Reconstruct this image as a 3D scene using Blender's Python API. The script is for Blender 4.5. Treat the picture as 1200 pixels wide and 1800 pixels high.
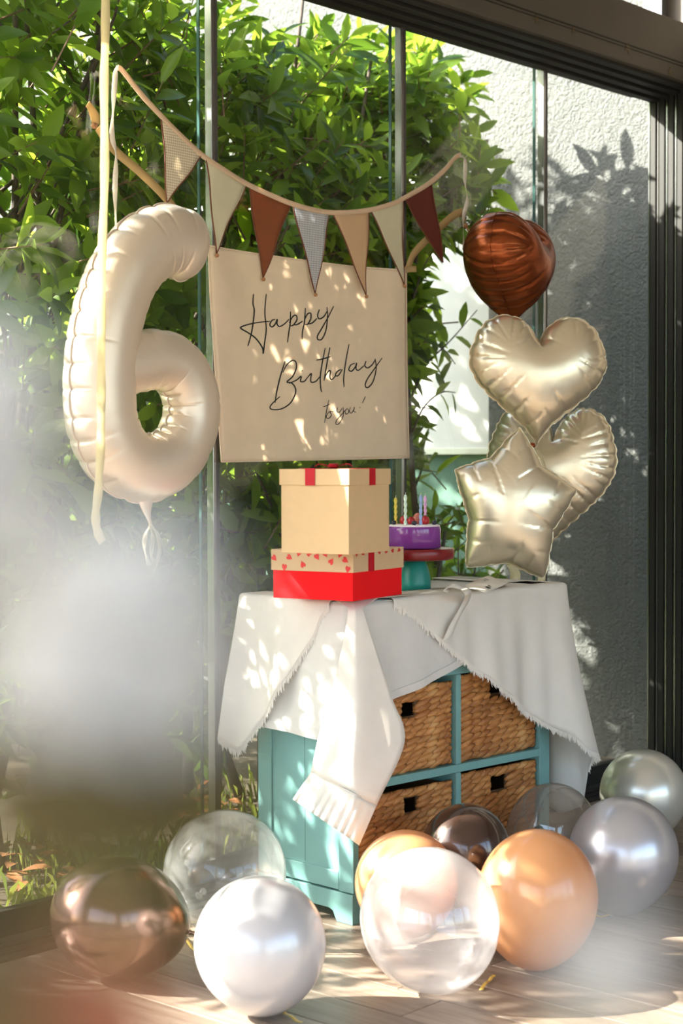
import bpy, math, random
import numpy as np
from mathutils import Vector, Matrix
from mathutils.geometry import delaunay_2d_cdt

for _o in list(bpy.data.objects):
    bpy.data.objects.remove(_o, do_unlink=True)
scene = bpy.context.scene
COL = scene.collection
PI = math.pi

# ------------------------------------------------------------------ camera
FPX = 2930.0
CAM_H = 1.222
TH = math.radians(42.1)
PITCH = math.atan(85 / FPX)
ROLL = -0.003
CAM = np.array([0.0, 0.0, CAM_H])
_F = np.array([math.cos(TH), math.sin(TH), 0.0])
_R = np.array([math.sin(TH), -math.cos(TH), 0.0])
_Z = np.array([0.0, 0.0, 1.0])
_f = _F * math.cos(PITCH) - _Z * math.sin(PITCH)
_u = _F * math.sin(PITCH) + _Z * math.cos(PITCH)
CR = _R * math.cos(ROLL) + _u * math.sin(ROLL)
CU = -_R * math.sin(ROLL) + _u * math.cos(ROLL)
CF_ = _f
cam_data = bpy.data.cameras.new('camera')
cam = bpy.data.objects.new('camera', cam_data)
COL.objects.link(cam)
m = Matrix.Identity(4)
for i in range(3):
    m[i][0], m[i][1], m[i][2], m[i][3] = CR[i], CU[i], -CF_[i], CAM[i]
cam.matrix_world = m
cam_data.sensor_fit = 'VERTICAL'
cam_data.sensor_height = 36.0
cam_data.lens = FPX / 1800 * 36.0
cam_data.clip_start = 0.02
cam_data.dof.use_dof = True
cam_data.dof.focus_distance = 4.75
cam_data.dof.aperture_fstop = 3.6
scene.camera = cam

# ------------------------------------------------------------------ sky, sun, exposure
SUN_EL = math.radians(33)
SUN_RAY = Vector((0.66 * math.cos(SUN_EL), -0.75 * math.cos(SUN_EL), -math.sin(SUN_EL))).normalized()
world = bpy.data.worlds.new('world'); scene.world = world
world.use_nodes = True
wn = world.node_tree; wn.nodes.clear()
sky = wn.nodes.new('ShaderNodeTexSky'); sky.sky_type = 'NISHITA'
sky.sun_disc = False
sky.sun_elevation = SUN_EL
sky.sun_rotation = math.atan2(-SUN_RAY.x, -SUN_RAY.y)
sky.air_density = 1.0; sky.dust_density = 2.0; sky.ozone_density = 1.0
bg = wn.nodes.new('ShaderNodeBackground'); bg.inputs['Strength'].default_value = 0.55
wo = wn.nodes.new('ShaderNodeOutputWorld')
wn.links.new(sky.outputs[0], bg.inputs[0]); wn.links.new(bg.outputs[0], wo.inputs[0])
sun_data = bpy.data.lights.new('sun', 'SUN'); sun_data.energy = 19.0; sun_data.angle = math.radians(0.53)
sun_data.color = (1.0, 0.93, 0.82)
sun = bpy.data.objects.new('sun', sun_data); COL.objects.link(sun)
sun.rotation_euler = SUN_RAY.to_track_quat('-Z', 'Y').to_euler()
sun.location = (-4, 8, 8)
vs = scene.view_settings
vs.view_transform = 'Standard'; vs.look = 'None'; vs.gamma = 1.0; vs.use_curve_mapping = False
vs.exposure = 1.03

# ------------------------------------------------------------------ helpers
def ray(u, v):
    return CF_ + (u - 600) / FPX * CR - (v - 900) / FPX * CU
def on_y(u, v, Y):
    r = ray(u, v); return CAM + r * (Y / r[1])
def on_z(u, v, z):
    r = ray(u, v); return CAM + r * ((z - CAM_H) / r[2])
def on_x(u, v, X):
    r = ray(u, v); return CAM + r * (X / r[0])
def at_d(u, v, d):
    return CAM + ray(u, v) * d
def project(p):
    q = np.asarray(p) - CAM
    d = q @ CF_
    return 600 + FPX * (q @ CR) / d, 900 - FPX * (q @ CU) / d, d

WLOC = {}
class MB:
    def __init__(self): self.v = []; self.f = []
    def add(self, verts, faces):
        o = len(self.v)
        self.v.extend([tuple(map(float, p)) for p in verts])
        self.f.extend([tuple(i + o for i in f) for f in faces])
        return self
    def box(self, a, b, xf=None):
        (x0, y0, z0), (x1, y1, z1) = a, b
        vs_ = [(x0,y0,z0),(x1,y0,z0),(x1,y1,z0),(x0,y1,z0),(x0,y0,z1),(x1,y0,z1),(x1,y1,z1),(x0,y1,z1)]
        if xf: vs_ = [xf(*p) for p in vs_]
        return self.add(vs_, [(0,3,2,1),(4,5,6,7),(0,1,5,4),(1,2,6,5),(2,3,7,6),(3,0,4,7)])
    def prism(self, poly, h0, h1, xf):
        n = len(poly)
        vs_ = [xf(p[0], p[1], h0) for p in poly] + [xf(p[0], p[1], h1) for p in poly]
        fs = [tuple(range(n))[::-1], tuple(range(n, 2*n))]
        for i in range(n): fs.append((i, (i+1) % n, n + (i+1) % n, n + i))
        return self.add(vs_, fs)
    def tube(self, pts, r, n=8, caps=True, flat=1.0, up=None):
        pts = [np.array(p, float) for p in pts]; N = len(pts)
        if not hasattr(r, '__len__'): r = [r] * N
        vs_ = []; fs = []; prev = None
        for i in range(N):
            t = pts[min(i+1, N-1)] - pts[max(i-1, 0)]; t = t / (np.linalg.norm(t) + 1e-12)
            if prev is None:
                a = np.array(up, float) if up is not None else (np.array([0, 0, 1.0]) if abs(t[2]) < .9 else np.array([1.0, 0, 0]))
            else: a = prev
            x = a - t * (a @ t); x /= (np.linalg.norm(x) + 1e-12); prev = x
            y = np.cross(t, x)
            for k in range(n):
                an = 2 * PI * k / n
                vs_.append(pts[i] + r[i] * (math.cos(an) * x + flat * math.sin(an) * y))
        for i in range(N - 1):
            for k in range(n):
                k2 = (k + 1) % n
                fs.append((i*n+k, i*n+k2, (i+1)*n+k2, (i+1)*n+k))
        if caps:
            fs.append(tuple(range(n))[::-1]); fs.append(tuple((N-1)*n + k for k in range(n)))
        return self.add(vs_, fs)
    def lathe(self, prof, xf, n=24):
        vs_ = []; fs = []
        for (r, z) in prof:
            for k in range(n):
                a = 2 * PI * k / n; vs_.append(xf(r * math.cos(a), r * math.sin(a), z))
        for i in range(len(prof) - 1):
            for k in range(n):
                k2 = (k + 1) % n; fs.append((i*n+k, i*n+k2, (i+1)*n+k2, (i+1)*n+k))
        fs.append(tuple(range(n))[::-1]); fs.append(tuple((len(prof)-1)*n + k for k in range(n)))
        return self.add(vs_, fs)
    def grid(self, P):
        R, C = len(P), len(P[0]); fs = []
        vs_ = [p for row in P for p in row]
        for i in range(R - 1):
            for j in range(C - 1):
                fs.append((i*C+j, i*C+j+1, (i+1)*C+j+1, (i+1)*C+j))
        return self.add(vs_, fs)
    def ribbon(self, pts, w, side):
        """flat strip along pts, width w, side: vector or list of vectors"""
        P = []
        for i, p in enumerate(pts):
            s = np.array(side[i] if isinstance(side, list) else side, float); s = s / np.linalg.norm(s)
            ww = w[i] if hasattr(w, '__len__') else w
            P.append([np.array(p) - s * ww / 2, np.array(p), np.array(p) + s * ww / 2])
        return self.grid(P)
    def ellipsoid(self, c, ax, n=8, m_=5):
        c = np.array(c); vs_ = [c + ax[2]]; fs = []
        for i in range(1, m_):
            a = PI * i / m_
            for k in range(n):
                b = 2 * PI * k / n
                vs_.append(c + ax[2]*math.cos(a) + math.sin(a)*(math.cos(b)*ax[0] + math.sin(b)*ax[1]))
        vs_.append(c - ax[2]); L = len(vs_) - 1
        for k in range(n): fs.append((0, 1 + k, 1 + (k+1) % n))
        for i in range(m_ - 2):
            for k in range(n):
                a0 = 1 + i*n; fs.append((a0+k, a0+n+k, a0+n+(k+1) % n, a0+(k+1) % n))
        a0 = 1 + (m_-2)*n
        for k in range(n): fs.append((a0+k, L, a0+(k+1) % n))
        return self.add(vs_, fs)
    def build(self, name, mat, parent=None, smooth=False, origin=None, bevel=0, solid=0, subsurf=0, kind=None):
        V = np.array(self.v)
        if origin is None:
            lo, hi = V.min(0), V.max(0)
            origin = (lo + hi) / 2
            if parent is None: origin = np.array([origin[0], origin[1], lo[2]])
        origin = np.array(origin, float)
        me = bpy.data.meshes.new(name)
        me.from_pydata((V - origin).tolist(), [], self.f)
        if smooth: me.polygons.foreach_set('use_smooth', [True] * len(me.polygons))
        me.materials.append(mat); me.update()
        o = bpy.data.objects.new(name, me); COL.objects.link(o)
        WLOC[o.name] = origin
        if parent is not None:
            o.parent = parent; o.location = origin - WLOC[parent.name]
        else: o.location = origin
        if bevel:
            b = o.modifiers.new('bevel', 'BEVEL'); b.width = bevel; b.segments = 2; b.limit_method = 'ANGLE'
        if solid:
            s = o.modifiers.new('solid', 'SOLIDIFY'); s.thickness = solid; s.offset = 0
        if subsurf:
            s = o.modifiers.new('sub', 'SUBSURF'); s.levels = subsurf; s.render_levels = subsurf
        if kind: o['kind'] = kind
        return o

def tag(o, label=None, cat=None, group=None, kind=None):
    if label: o['label'] = label
    if cat: o['category'] = cat
    if group: o['group'] = group
    if kind: o['kind'] = kind
    return o
def empty(name, loc, label=None, cat=None, group=None, kind=None):
    o = bpy.data.objects.new(name, None); COL.objects.link(o)
    o.empty_display_size = 0.05
    loc = np.array(loc, float); o.location = loc; WLOC[o.name] = loc
    return tag(o, label, cat, group, kind)

def spline(keys, n):
    """Catmull-Rom through keys (list of arrays)"""
    K = [np.array(k, float) for k in keys]
    K = [2*K[0]-K[1]] + K + [2*K[-1]-K[-2]]
    out = []; S = len(K) - 3
    for i in range(n):
        t = i / (n - 1) * S; j = min(int(t), S - 1); t -= j
        a, b, c, d = K[j:j+4]
        out.append(0.5*((2*b) + (-a+c)*t + (2*a-5*b+4*c-d)*t*t + (-a+3*b-3*c+d)*t**3))
    return out
def smoothstep(a, b, x):
    t = min(1, max(0, (x - a) / (b - a))); return t*t*(3-2*t)

# ------------------------------------------------------------------ materials
def nm(name):
    mt = bpy.data.materials.new(name); mt.use_nodes = True
    nt = mt.node_tree; nt.nodes.clear()
    out = nt.nodes.new('ShaderNodeOutputMaterial')
    return mt, nt, out
def principled(nt, **kw):
    p = nt.nodes.new('ShaderNodeBsdfPrincipled')
    for k, v in kw.items():
        key = k.replace('_', ' ')
        if key in p.inputs:
            p.inputs[key].default_value = (*v, 1) if isinstance(v, tuple) and len(v) == 3 else v
    return p
def noise(nt, scale, detail=4, coord='Object', stretch=None, rough=.6):
    tc = nt.nodes.new('ShaderNodeTexCoord')
    mp = nt.nodes.new('ShaderNodeMapping')
    nt.links.new(tc.outputs[coord], mp.inputs['Vector'])
    if stretch: mp.inputs['Scale'].default_value = stretch
    n = nt.nodes.new('ShaderNodeTexNoise'); n.inputs['Scale'].default_value = scale
    n.inputs['Detail'].default_value = detail; n.inputs['Roughness'].default_value = rough
    nt.links.new(mp.outputs[0], n.inputs['Vector'])
    return n
def ramp(nt, src, stops):
    r = nt.nodes.new('ShaderNodeValToRGB'); e = r.color_ramp.elements
    while len(e) < len(stops): e.new(0.5)
    for i, (p, c) in enumerate(stops):
        e[i].position = p; e[i].color = (*c, 1)
    nt.links.new(src, r.inputs[0]); return r
def bump(nt, src, strength, dist):
    b = nt.nodes.new('ShaderNodeBump'); b.inputs['Strength'].default_value = strength
    b.inputs['Distance'].default_value = dist
    nt.links.new(src, b.inputs['Height']); return b
def mul(c, k): return tuple(x * k for x in c)

def simple(name, col, rough=.5, metal=0.0, vary=.12, nscale=8, bmp=0, bdist=.001, bscale=None, stretch=None, coord='Object', **kw):
    mt, nt, out = nm(name)
    p = principled(nt, Roughness=rough, Metallic=metal, **kw)
    n = noise(nt, nscale, coord=coord, stretch=stretch)
    r = ramp(nt, n.outputs['Fac'], [(.3, mul(col, 1 - vary)), (.7, mul(col, 1 + vary))])
    nt.links.new(r.outputs[0], p.inputs['Base Color'])
    if bmp:
        n2 = noise(nt, bscale or nscale * 6, stretch=stretch, coord=coord)
        b = bump(nt, n2.outputs['Fac'], bmp, bdist); nt.links.new(b.outputs[0], p.inputs['Normal'])
    nt.links.new(p.outputs[0], out.inputs[0])
    return mt
def cloth(name, col, trans=.35, weave=700, vary=.05, rough=.9, wrinkle=.0):
    mt, nt, out = nm(name)
    p = principled(nt, Roughness=rough); p.inputs['Specular IOR Level'].default_value = .15
    n = noise(nt, 14, 5)
    r = ramp(nt, n.outputs['Fac'], [(.3, mul(col, 1 - vary)), (.7, mul(col, 1 + vary))])
    nt.links.new(r.outputs[0], p.inputs['Base Color'])
    n2 = noise(nt, weave, 2)
    b = bump(nt, n2.outputs['Fac'], .25, .0006)
    if wrinkle:
        n3 = noise(nt, 7, 3); b2 = bump(nt, n3.outputs['Fac'], wrinkle, .02)
        nt.links.new(b2.outputs[0], b.inputs['Normal'])
    nt.links.new(b.outputs[0], p.inputs['Normal'])
    t = nt.nodes.new('ShaderNodeBsdfTranslucent'); nt.links.new(r.outputs[0], t.inputs[0])
    mx = nt.nodes.new('ShaderNodeMixShader'); mx.inputs[0].default_value = trans
    nt.links.new(p.outputs[0], mx.inputs[1]); nt.links.new(t.outputs[0], mx.inputs[2])
    nt.links.new(mx.outputs[0], out.inputs[0])
    return mt
def glassmat(name, tint=(.97, .99, .98), ior=1.5, extra=0.0, rough=0.0, facing=None, haze=0.0, hazecol=(1, 1, 1)):
    mt, nt, out = nm(name)
    tr = nt.nodes.new('ShaderNodeBsdfTransparent'); tr.inputs[0].default_value = (*tint, 1)
    gl = nt.nodes.new('ShaderNodeBsdfGlossy'); gl.inputs['Roughness'].default_value = rough
    # Schlick reflectance that is the same from both sides of the thin sheet
    lwf = nt.nodes.new('ShaderNodeLayerWeight'); lwf.inputs[0].default_value = .5
    pw5 = nt.nodes.new('ShaderNodeMath'); pw5.operation = 'POWER'; pw5.inputs[1].default_value = 5.0
    nt.links.new(lwf.outputs['Facing'], pw5.inputs[0])
    f0 = ((ior - 1) / (ior + 1)) ** 2
    fr = nt.nodes.new('ShaderNodeMath'); fr.operation = 'MULTIPLY_ADD'; fr.inputs[1].default_value = 1 - f0; fr.inputs[2].default_value = f0
    nt.links.new(pw5.outputs[0], fr.inputs[0])
    base = tr
    if haze:
        df = nt.nodes.new('ShaderNodeBsdfDiffuse'); df.inputs[0].default_value = (*hazecol, 1)
        tl = nt.nodes.new('ShaderNodeBsdfTranslucent'); tl.inputs[0].default_value = (*hazecol, 1)
        m0 = nt.nodes.new('ShaderNodeMixShader'); m0.inputs[0].default_value = .5
        nt.links.new(df.outputs[0], m0.inputs[1]); nt.links.new(tl.outputs[0], m0.inputs[2])
        m1 = nt.nodes.new('ShaderNodeMixShader')
        lw = nt.nodes.new('ShaderNodeLayerWeight'); lw.inputs[0].default_value = .35
        ma = nt.nodes.new('ShaderNodeMath'); ma.operation = 'MULTIPLY_ADD'
        ma.inputs[1].default_value = haze * 1.2; ma.inputs[2].default_value = haze * .55
        nt.links.new(lw.outputs['Facing'], ma.inputs[0]); nt.links.new(ma.outputs[0], m1.inputs[0])
        nt.links.new(tr.outputs[0], m1.inputs[1]); nt.links.new(m0.outputs[0], m1.inputs[2]); base = m1
    mx = nt.nodes.new('ShaderNodeMixShader')
    if extra:
        ad = nt.nodes.new('ShaderNodeMath'); ad.operation = 'ADD'; ad.inputs[1].default_value = extra
        nt.links.new(fr.outputs[0], ad.inputs[0]); nt.links.new(ad.outputs[0], mx.inputs[0])
    else: nt.links.new(fr.outputs[0], mx.inputs[0])
    nt.links.new(base.outputs[0], mx.inputs[1]); nt.links.new(gl.outputs[0], mx.inputs[2])
    nt.links.new(mx.outputs[0], out.inputs[0])
    return mt
def leafmat(name, c0, c1, use_attr, trans=.52, rough=.32):
    mt, nt, out = nm(name)
    if use_attr:
        a = nt.nodes.new('ShaderNodeAttribute'); a.attribute_name = 'tint'; src = a.outputs['Fac']
    else:
        a = nt.nodes.new('ShaderNodeObjectInfo'); src = a.outputs['Random']
    r = ramp(nt, src, [(0, c0), (1, c1)])
    p = principled(nt, Roughness=rough); p.inputs['Specular IOR Level'].default_value = .3
    nt.links.new(r.outputs[0], p.inputs['Base Color'])
    hs = nt.nodes.new('ShaderNodeHueSaturation'); hs.inputs['Hue'].default_value = .475; hs.inputs['Value'].default_value = 3.0
    nt.links.new(r.outputs[0], hs.inputs['Color'])
    t = nt.nodes.new('ShaderNodeBsdfTranslucent'); nt.links.new(hs.outputs[0], t.inputs[0])
    mx = nt.nodes.new('ShaderNodeMixShader'); mx.inputs[0].default_value = trans
    nt.links.new(p.outputs[0], mx.inputs[1]); nt.links.new(t.outputs[0], mx.inputs[2])
    nt.links.new(mx.outputs[0], out.inputs[0])
    return mt

M = {}
M['frame'] = simple('dark_frame_metal', (.018, .017, .015), .6, .1, .2, 5)
M['beam'] = simple('bronze_beam', (.085, .075, .058), .6, .0, .12, 3, bmp=.1, bscale=40)
M['alu'] = simple('aluminium', (.38, .39, .40), .25, .95, .08, 20, stretch=(1, 1, .05))
M['grey_alu'] = simple('grey_profile', (.08, .077, .075), .5, .3, .08, 10)
M['glass'] = glassmat('pane_glass', (.955, .975, .965), 1.5)
M['glass_edge'] = simple('glass_edge', (.05, .11, .10), .12, .2, .25, 6, stretch=(1, 1, .4))
M['white_wall'] = simple('white_plaster', (.72, .69, .64), .8, 0, .04, 3)
M['right_wall'] = simple('taupe_plaster', (.13, .11, .09), .6, 0, .06, 3)
M['ceil'] = simple('ceiling_paint', (.62, .60, .56), .8, 0, .03, 2)
def plank_mat():
    mt, nt, out = nm('oak_plank')
    p = principled(nt, Roughness=.38)
    n = noise(nt, 5, 8, stretch=(9, .7, 1), rough=.7)
    r = ramp(nt, n.outputs['Fac'], [(.25, (.12, .085, .063)), (.5, (.24, .185, .145)), (.75, (.34, .275, .22))])
    oi = nt.nodes.new('ShaderNodeObjectInfo')
    hs = nt.nodes.new('ShaderNodeHueSaturation')
    ma = nt.nodes.new('ShaderNodeMath'); ma.operation = 'MULTIPLY_ADD'; ma.inputs[1].default_value = .45; ma.inputs[2].default_value = .78
    nt.links.new(oi.outputs['Random'], ma.inputs[0]); nt.links.new(ma.outputs[0], hs.inputs['Value'])
    nt.links.new(r.outputs[0], hs.inputs['Color']); nt.links.new(hs.outputs[0], p.inputs['Base Color'])
    n2 = noise(nt, 30, 5, stretch=(9, .6, 1)); b = bump(nt, n2.outputs['Fac'], .12, .002)
    nt.links.new(b.outputs[0], p.inputs['Normal']); nt.links.new(p.outputs[0], out.inputs[0])
    return mt
M['plank'] = plank_mat()
M['subfloor'] = simple('subfloor', (.05, .035, .025), .8)
def stucco_mat():
    mt, nt, out = nm('stucco')
    p = principled(nt, Roughness=.95); p.inputs['Specular IOR Level'].default_value = .1
    n0 = noise(nt, 1.5, 4)
    r = ramp(nt, n0.outputs['Fac'], [(.3, (.135, .14, .134)), (.7, (.175, .18, .172))])
    nt.links.new(r.outputs[0], p.inputs['Base Color'])
    v = nt.nodes.new('ShaderNodeTexVoronoi'); v.inputs['Scale'].default_value = 42
    tc = nt.nodes.new('ShaderNodeTexCoord'); nz = noise(nt, 26, 4)
    mixv = nt.nodes.new('ShaderNodeMixRGB'); mixv.inputs[0].default_value = .12
    nt.links.new(tc.outputs['Object'], mixv.inputs[1]); nt.links.new(nz.outputs['Color'], mixv.inputs[2])
    nt.links.new(mixv.outputs[0], v.inputs['Vector'])
    n1 = noise(nt, 60, 6)
    ad = nt.nodes.new('ShaderNodeMath'); ad.operation = 'ADD'
    nt.links.new(v.outputs['Distance'], ad.inputs[0]); nt.links.new(n1.outputs['Fac'], ad.inputs[1])
    b = bump(nt, ad.outputs[0], .9, .012)
    nt.links.new(b.outputs[0], p.inputs['Normal']); nt.links.new(p.outputs[0], out.inputs[0])
    return mt
M['stucco'] = stucco_mat()
M['blind'] = simple('roller_blind', (.62, .62, .60), .85, 0, .03, 4)
M['sill'] = simple('pale_sill', (.6, .62, .52), .6)
M['dark_glass'] = simple('window_glass_green', (.10, .17, .14), .08, 0, .15, 2)
M['soil'] = simple('soil', (.085, .065, .04), .95, 0, .4, 6, bmp=.6, bscale=30, bdist=.02)
M['garden_wall'] = simple('garden_wall_render', (.55, .54, .50), .9, 0, .06, 3)
M['bark'] = simple('bark', (.085, .065, .05), .9, 0, .3, 30, bmp=.5, bscale=80, bdist=.004)
M['twig'] = simple('reddish_twig', (.14, .08, .04), .7, 0, .3, 30)
M['leaf'] = leafmat('laurel_leaf', (.030, .078, .007), (.135, .225, .018), False)
M['leaf_s'] = leafmat('laurel_leaf_mass', (.030, .078, .007), (.135, .225, .018), True)
M['leaf_far'] = leafmat('far_leaf_mass', (.06, .13, .015), (.16, .26, .03), True, .5)
M['dry_leaf'] = simple('dry_leaf', (.30, .12, .04), .7, 0, .35, 20)
M['grass'] = leafmat('grass_blade', (.05, .085, .012), (.17, .21, .04), True, .3, .5)
M['teal'] = simple('teal_paint', (.165, .345, .335), .5, 0, .07, 5, bmp=.12, bscale=24)
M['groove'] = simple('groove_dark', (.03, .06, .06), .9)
def weave_mat():
    mt, nt, out = nm('water_hyacinth')
    p = principled(nt, Roughness=.5)
    n = noise(nt, 14, 4, stretch=(1, 1, 2.5))
    r = ramp(nt, n.outputs['Fac'], [(.22, (.10, .03, .008)), (.42, (.32, .115, .028)), (.6, (.50, .23, .07)), (.85, (.62, .38, .16))])
    oi = nt.nodes.new('ShaderNodeObjectInfo'); hs = nt.nodes.new('ShaderNodeHueSaturation')
    ma = nt.nodes.new('ShaderNodeMath'); ma.operation = 'MULTIPLY_ADD'; ma.inputs[1].default_value = .3; ma.inputs[2].default_value = .85
    nt.links.new(oi.outputs['Random'], ma.inputs[0]); nt.links.new(ma.outputs[0], hs.inputs['Value'])
    nt.links.new(r.outputs[0], hs.inputs['Color']); nt.links.new(hs.outputs[0], p.inputs['Base Color'])
    n2 = noise(nt, 60, 4, stretch=(1, 1, 5)); b = bump(nt, n2.outputs['Fac'], .5, .003)
    nt.links.new(b.outputs[0], p.inputs['Normal']); nt.links.new(p.outputs[0], out.inputs[0])
    return mt
M['weave'] = weave_mat()
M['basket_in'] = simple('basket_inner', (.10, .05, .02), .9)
M['linen'] = cloth('white_linen', (.80, .775, .73), .30, 600, .03, wrinkle=.25)
M['linen2'] = cloth('grey_white_linen', (.74, .73, .71), .28, 600, .03, wrinkle=.3)
M['banner'] = cloth('banner_canvas', (.97, .84, .70), .52, 500, .03, wrinkle=.35)
M['ink'] = simple('black_ink', (.012, .011, .010), .7, 0, .05)
M['tape'] = cloth('bunting_tape', (.80, .62, .45), .3)
M['tan_ribbon'] = cloth('gold_tan_ribbon', (.60, .44, .22), .35)
M['white_ribbon'] = cloth('white_tape', (.82, .77, .68), .35)
M['stitch'] = simple('brown_stitching', (.14, .045, .02), .8)
M['bead'] = simple('wood_bead', (.36, .17, .07), .5)
def dotted(name, base, dot, scale):
    mt, nt, out = nm(name)
    tc = nt.nodes.new('ShaderNodeTexCoord'); mp = nt.nodes.new('ShaderNodeMapping')
    mp.inputs['Scale'].default_value = (scale, scale, scale); mp.inputs['Rotation'].default_value = (0, .785, 0)
    nt.links.new(tc.outputs['Object'], mp.inputs[0])
    ck = nt.nodes.new('ShaderNodeTexChecker'); ck.inputs['Scale'].default_value = 1.0
    ck.inputs[1].default_value = (*base, 1); ck.inputs[2].default_value = (*dot, 1)
    # flatten depth so that the print does not vary with it
    sx = nt.nodes.new('ShaderNodeSeparateXYZ'); cx = nt.nodes.new('ShaderNodeCombineXYZ'); cx.inputs[1].default_value = .5
    nt.links.new(mp.outputs[0], sx.inputs[0]); nt.links.new(sx.outputs[0], cx.inputs[0]); nt.links.new(sx.outputs[2], cx.inputs[2])
    nt.links.new(cx.outputs[0], ck.inputs[0])
    p = principled(nt, Roughness=.9); nt.links.new(ck.outputs[0], p.inputs['Base Color'])
    t = nt.nodes.new('ShaderNodeBsdfTranslucent'); nt.links.new(ck.outputs[0], t.inputs[0])
    mx = nt.nodes.new('ShaderNodeMixShader'); mx.inputs[0].default_value = .35
    nt.links.new(p.outputs[0], mx.inputs[1]); nt.links.new(t.outputs[0], mx.inputs[2]); nt.links.new(mx.outputs[0], out.inputs[0])
    return mt
M['flag_dot_beige'] = dotted('beige_dotted', (.60, .50, .37), (.86, .80, .68), 190)
M['flag_cream'] = cloth('flag_cream', (.78, .74, .58), .4)
M['flag_brown'] = cloth('flag_brown', (.30, .10, .045), .25)
M['flag_dot_grey'] = dotted('grey_dotted', (.74, .74, .76), (.42, .44, .50), 210)
M['flag_tan'] = cloth('flag_tan', (.72, .52, .33), .3)
M['flag_dark'] = cloth('flag_dark_brown', (.15, .042, .03), .2)
M['kraft'] = simple('kraft_board', (.55, .385, .21), .8, 0, .03, 30, bmp=.08, bscale=300)
M['kraft_lid'] = simple('kraft_paper_lid', (.52, .37, .22), .7, 0, .03, 30)
M['red_board'] = simple('red_board', (.70, .004, .008), .75, 0, .03, Specular_IOR_Level=.2)
M['red_foil'] = simple('red_foil_print', (.55, .01, .015), .45, .1, .1)
M['red_ribbon'] = simple('red_satin', (.40, .003, .012), .5, 0, .08, 40, Specular_IOR_Level=.25)
M['cake'] = simple('purple_glaze', (.20, .045, .27), .12, 0, .05, 6)
M['icing'] = simple('white_icing', (.78, .72, .76), .5, 0, .04)
M['plate'] = simple('red_resin_plate', (.17, .005, .007), .3, 0, .12, 6)
M['pedestal'] = simple('teal_ceramic', (.012, .24, .20), .38, 0, .06, 6)
M['berry'] = simple('blueberry', (.018, .02, .035), .5, 0, .3, 30)
M['strawberry'] = simple('strawberry', (.42, .015, .02), .3, 0, .25, 60)
M['fig'] = simple('fig_flesh', (.55, .17, .12), .4, 0, .3, 60)
for nme, c in (('yellow', (.72, .58, .08)), ('mint', (.62, .78, .68)), ('blue', (.30, .42, .72)), ('pink', (.68, .36, .62))):
    M['candle_' + nme] = simple('candle_wax_' + nme, c, .4, 0, .03)
M['wick'] = simple('wick', (.7, .66, .6), .9)
def foil(name, col, rough, metal=.8):
    mt, nt, out = nm(name)
    p = principled(nt, Roughness=rough, Metallic=metal)
    p.inputs['Base Color'].default_value = (*col, 1)
    n = noise(nt, 9, 2); b = bump(nt, n.outputs['Fac'], .25, .01)
    n2 = noise(nt, 130, 1, stretch=(.15, .15, 1)); b2 = bump(nt, n2.outputs['Fac'], .05, .002)
    nt.links.new(b.outputs[0], b2.inputs['Normal']); nt.links.new(b2.outputs[0], p.inputs['Normal'])
    nt.links.new(p.outputs[0], out.inputs[0]); return mt
M['foil6'] = foil('ivory_foil', (.76, .655, .54), .40, .62)
M['foil_champ'] = foil('champagne_foil', (.80, .71, .54), .30, .8)
M['foil_brown'] = foil('bronze_brown_foil', (.29, .072, .022), .28, .85)
def latex(name, col, rough=.25, metal=.0, coat=.6, trans=0.0):
    mt, nt, out = nm(name)
    p = principled(nt, Roughness=rough, Metallic=metal); p.inputs['Base Color'].default_value = (*col, 1)
    p.inputs['Coat Weight'].default_value = coat; p.inputs['Coat Roughness'].default_value = .07
    if trans:
        t = nt.nodes.new('ShaderNodeBsdfTranslucent'); t.inputs[0].default_value = (*col, 1)
        mx = nt.nodes.new('ShaderNodeMixShader'); mx.inputs[0].default_value = trans
        nt.links.new(p.outputs[0], mx.inputs[1]); nt.links.new(t.outputs[0], mx.inputs[2]); nt.links.new(mx.outputs[0], out.inputs[0])
    else: nt.links.new(p.outputs[0], out.inputs[0])
    return mt
M['b_chrome'] = latex('chrome_brown_latex', (.30, .185, .155), .2, .92, .3)
M['b_white'] = latex('pearl_white_latex', (.56, .55, .57), .3, .25, .5, .12)
M['b_peach'] = latex('peach_latex', (.66, .33, .15), .3, 0, .6, .25)
M['b_dark'] = latex('dark_brown_latex', (.055, .030, .022), .22, .35, .8)
M['b_grey'] = latex('silver_grey_latex', (.52, .51, .54), .3, .55, .4)
M['b_pearl'] = latex('pearl_cream_latex', (.70, .69, .62), .28, .55, .4)
M['b_clear'] = glassmat('clear_latex', (.97, .97, .97), 1.45, .03, .03, haze=.27, hazecol=(.92, .92, .92))
M['b_milky'] = glassmat('milky_clear_latex', (.97, .96, .97), 1.45, .04, .05, haze=.42, hazecol=(.93, .91, .92))
M['b_smoke'] = glassmat('smoky_clear_latex', (.86, .84, .82), 1.5, .06, .02, haze=.3, hazecol=(.6, .57, .54))
M['gold_ribbon'] = cloth('gold_organza', (.88, .81, .58), .5, 300)
M['organza'] = glassmat('sheer_organza', (.95, .92, .84), 1.3, 0, .4, haze=.35, hazecol=(.95, .90, .75))
M['clear_tape'] = glassmat('clear_tape', (.92, .94, .92), 1.4, .04, .15)
M['gold_curl'] = simple('gold_curling_ribbon', (.72, .50, .12), .3, .4, .1)
M['paper'] = simple('cream_card', (.76, .71, .62), .85, 0, .03)
M['petal'] = cloth('white_petal', (.86, .86, .85), .4, 100)
M['olive_leaf'] = simple('olive_leaf', (.05, .036, .003), .8, 0, .2, 60)
M['red_leaf'] = leafmat('russet_leaf', (.16, .06, .025), (.22, .09, .04), False, .3, .5)
M['stem'] = simple('flower_stem', (.12, .16, .04), .6)
M['vase'] = simple('stoneware_vase', (.55, .52, .47), .5, 0, .06)
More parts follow.
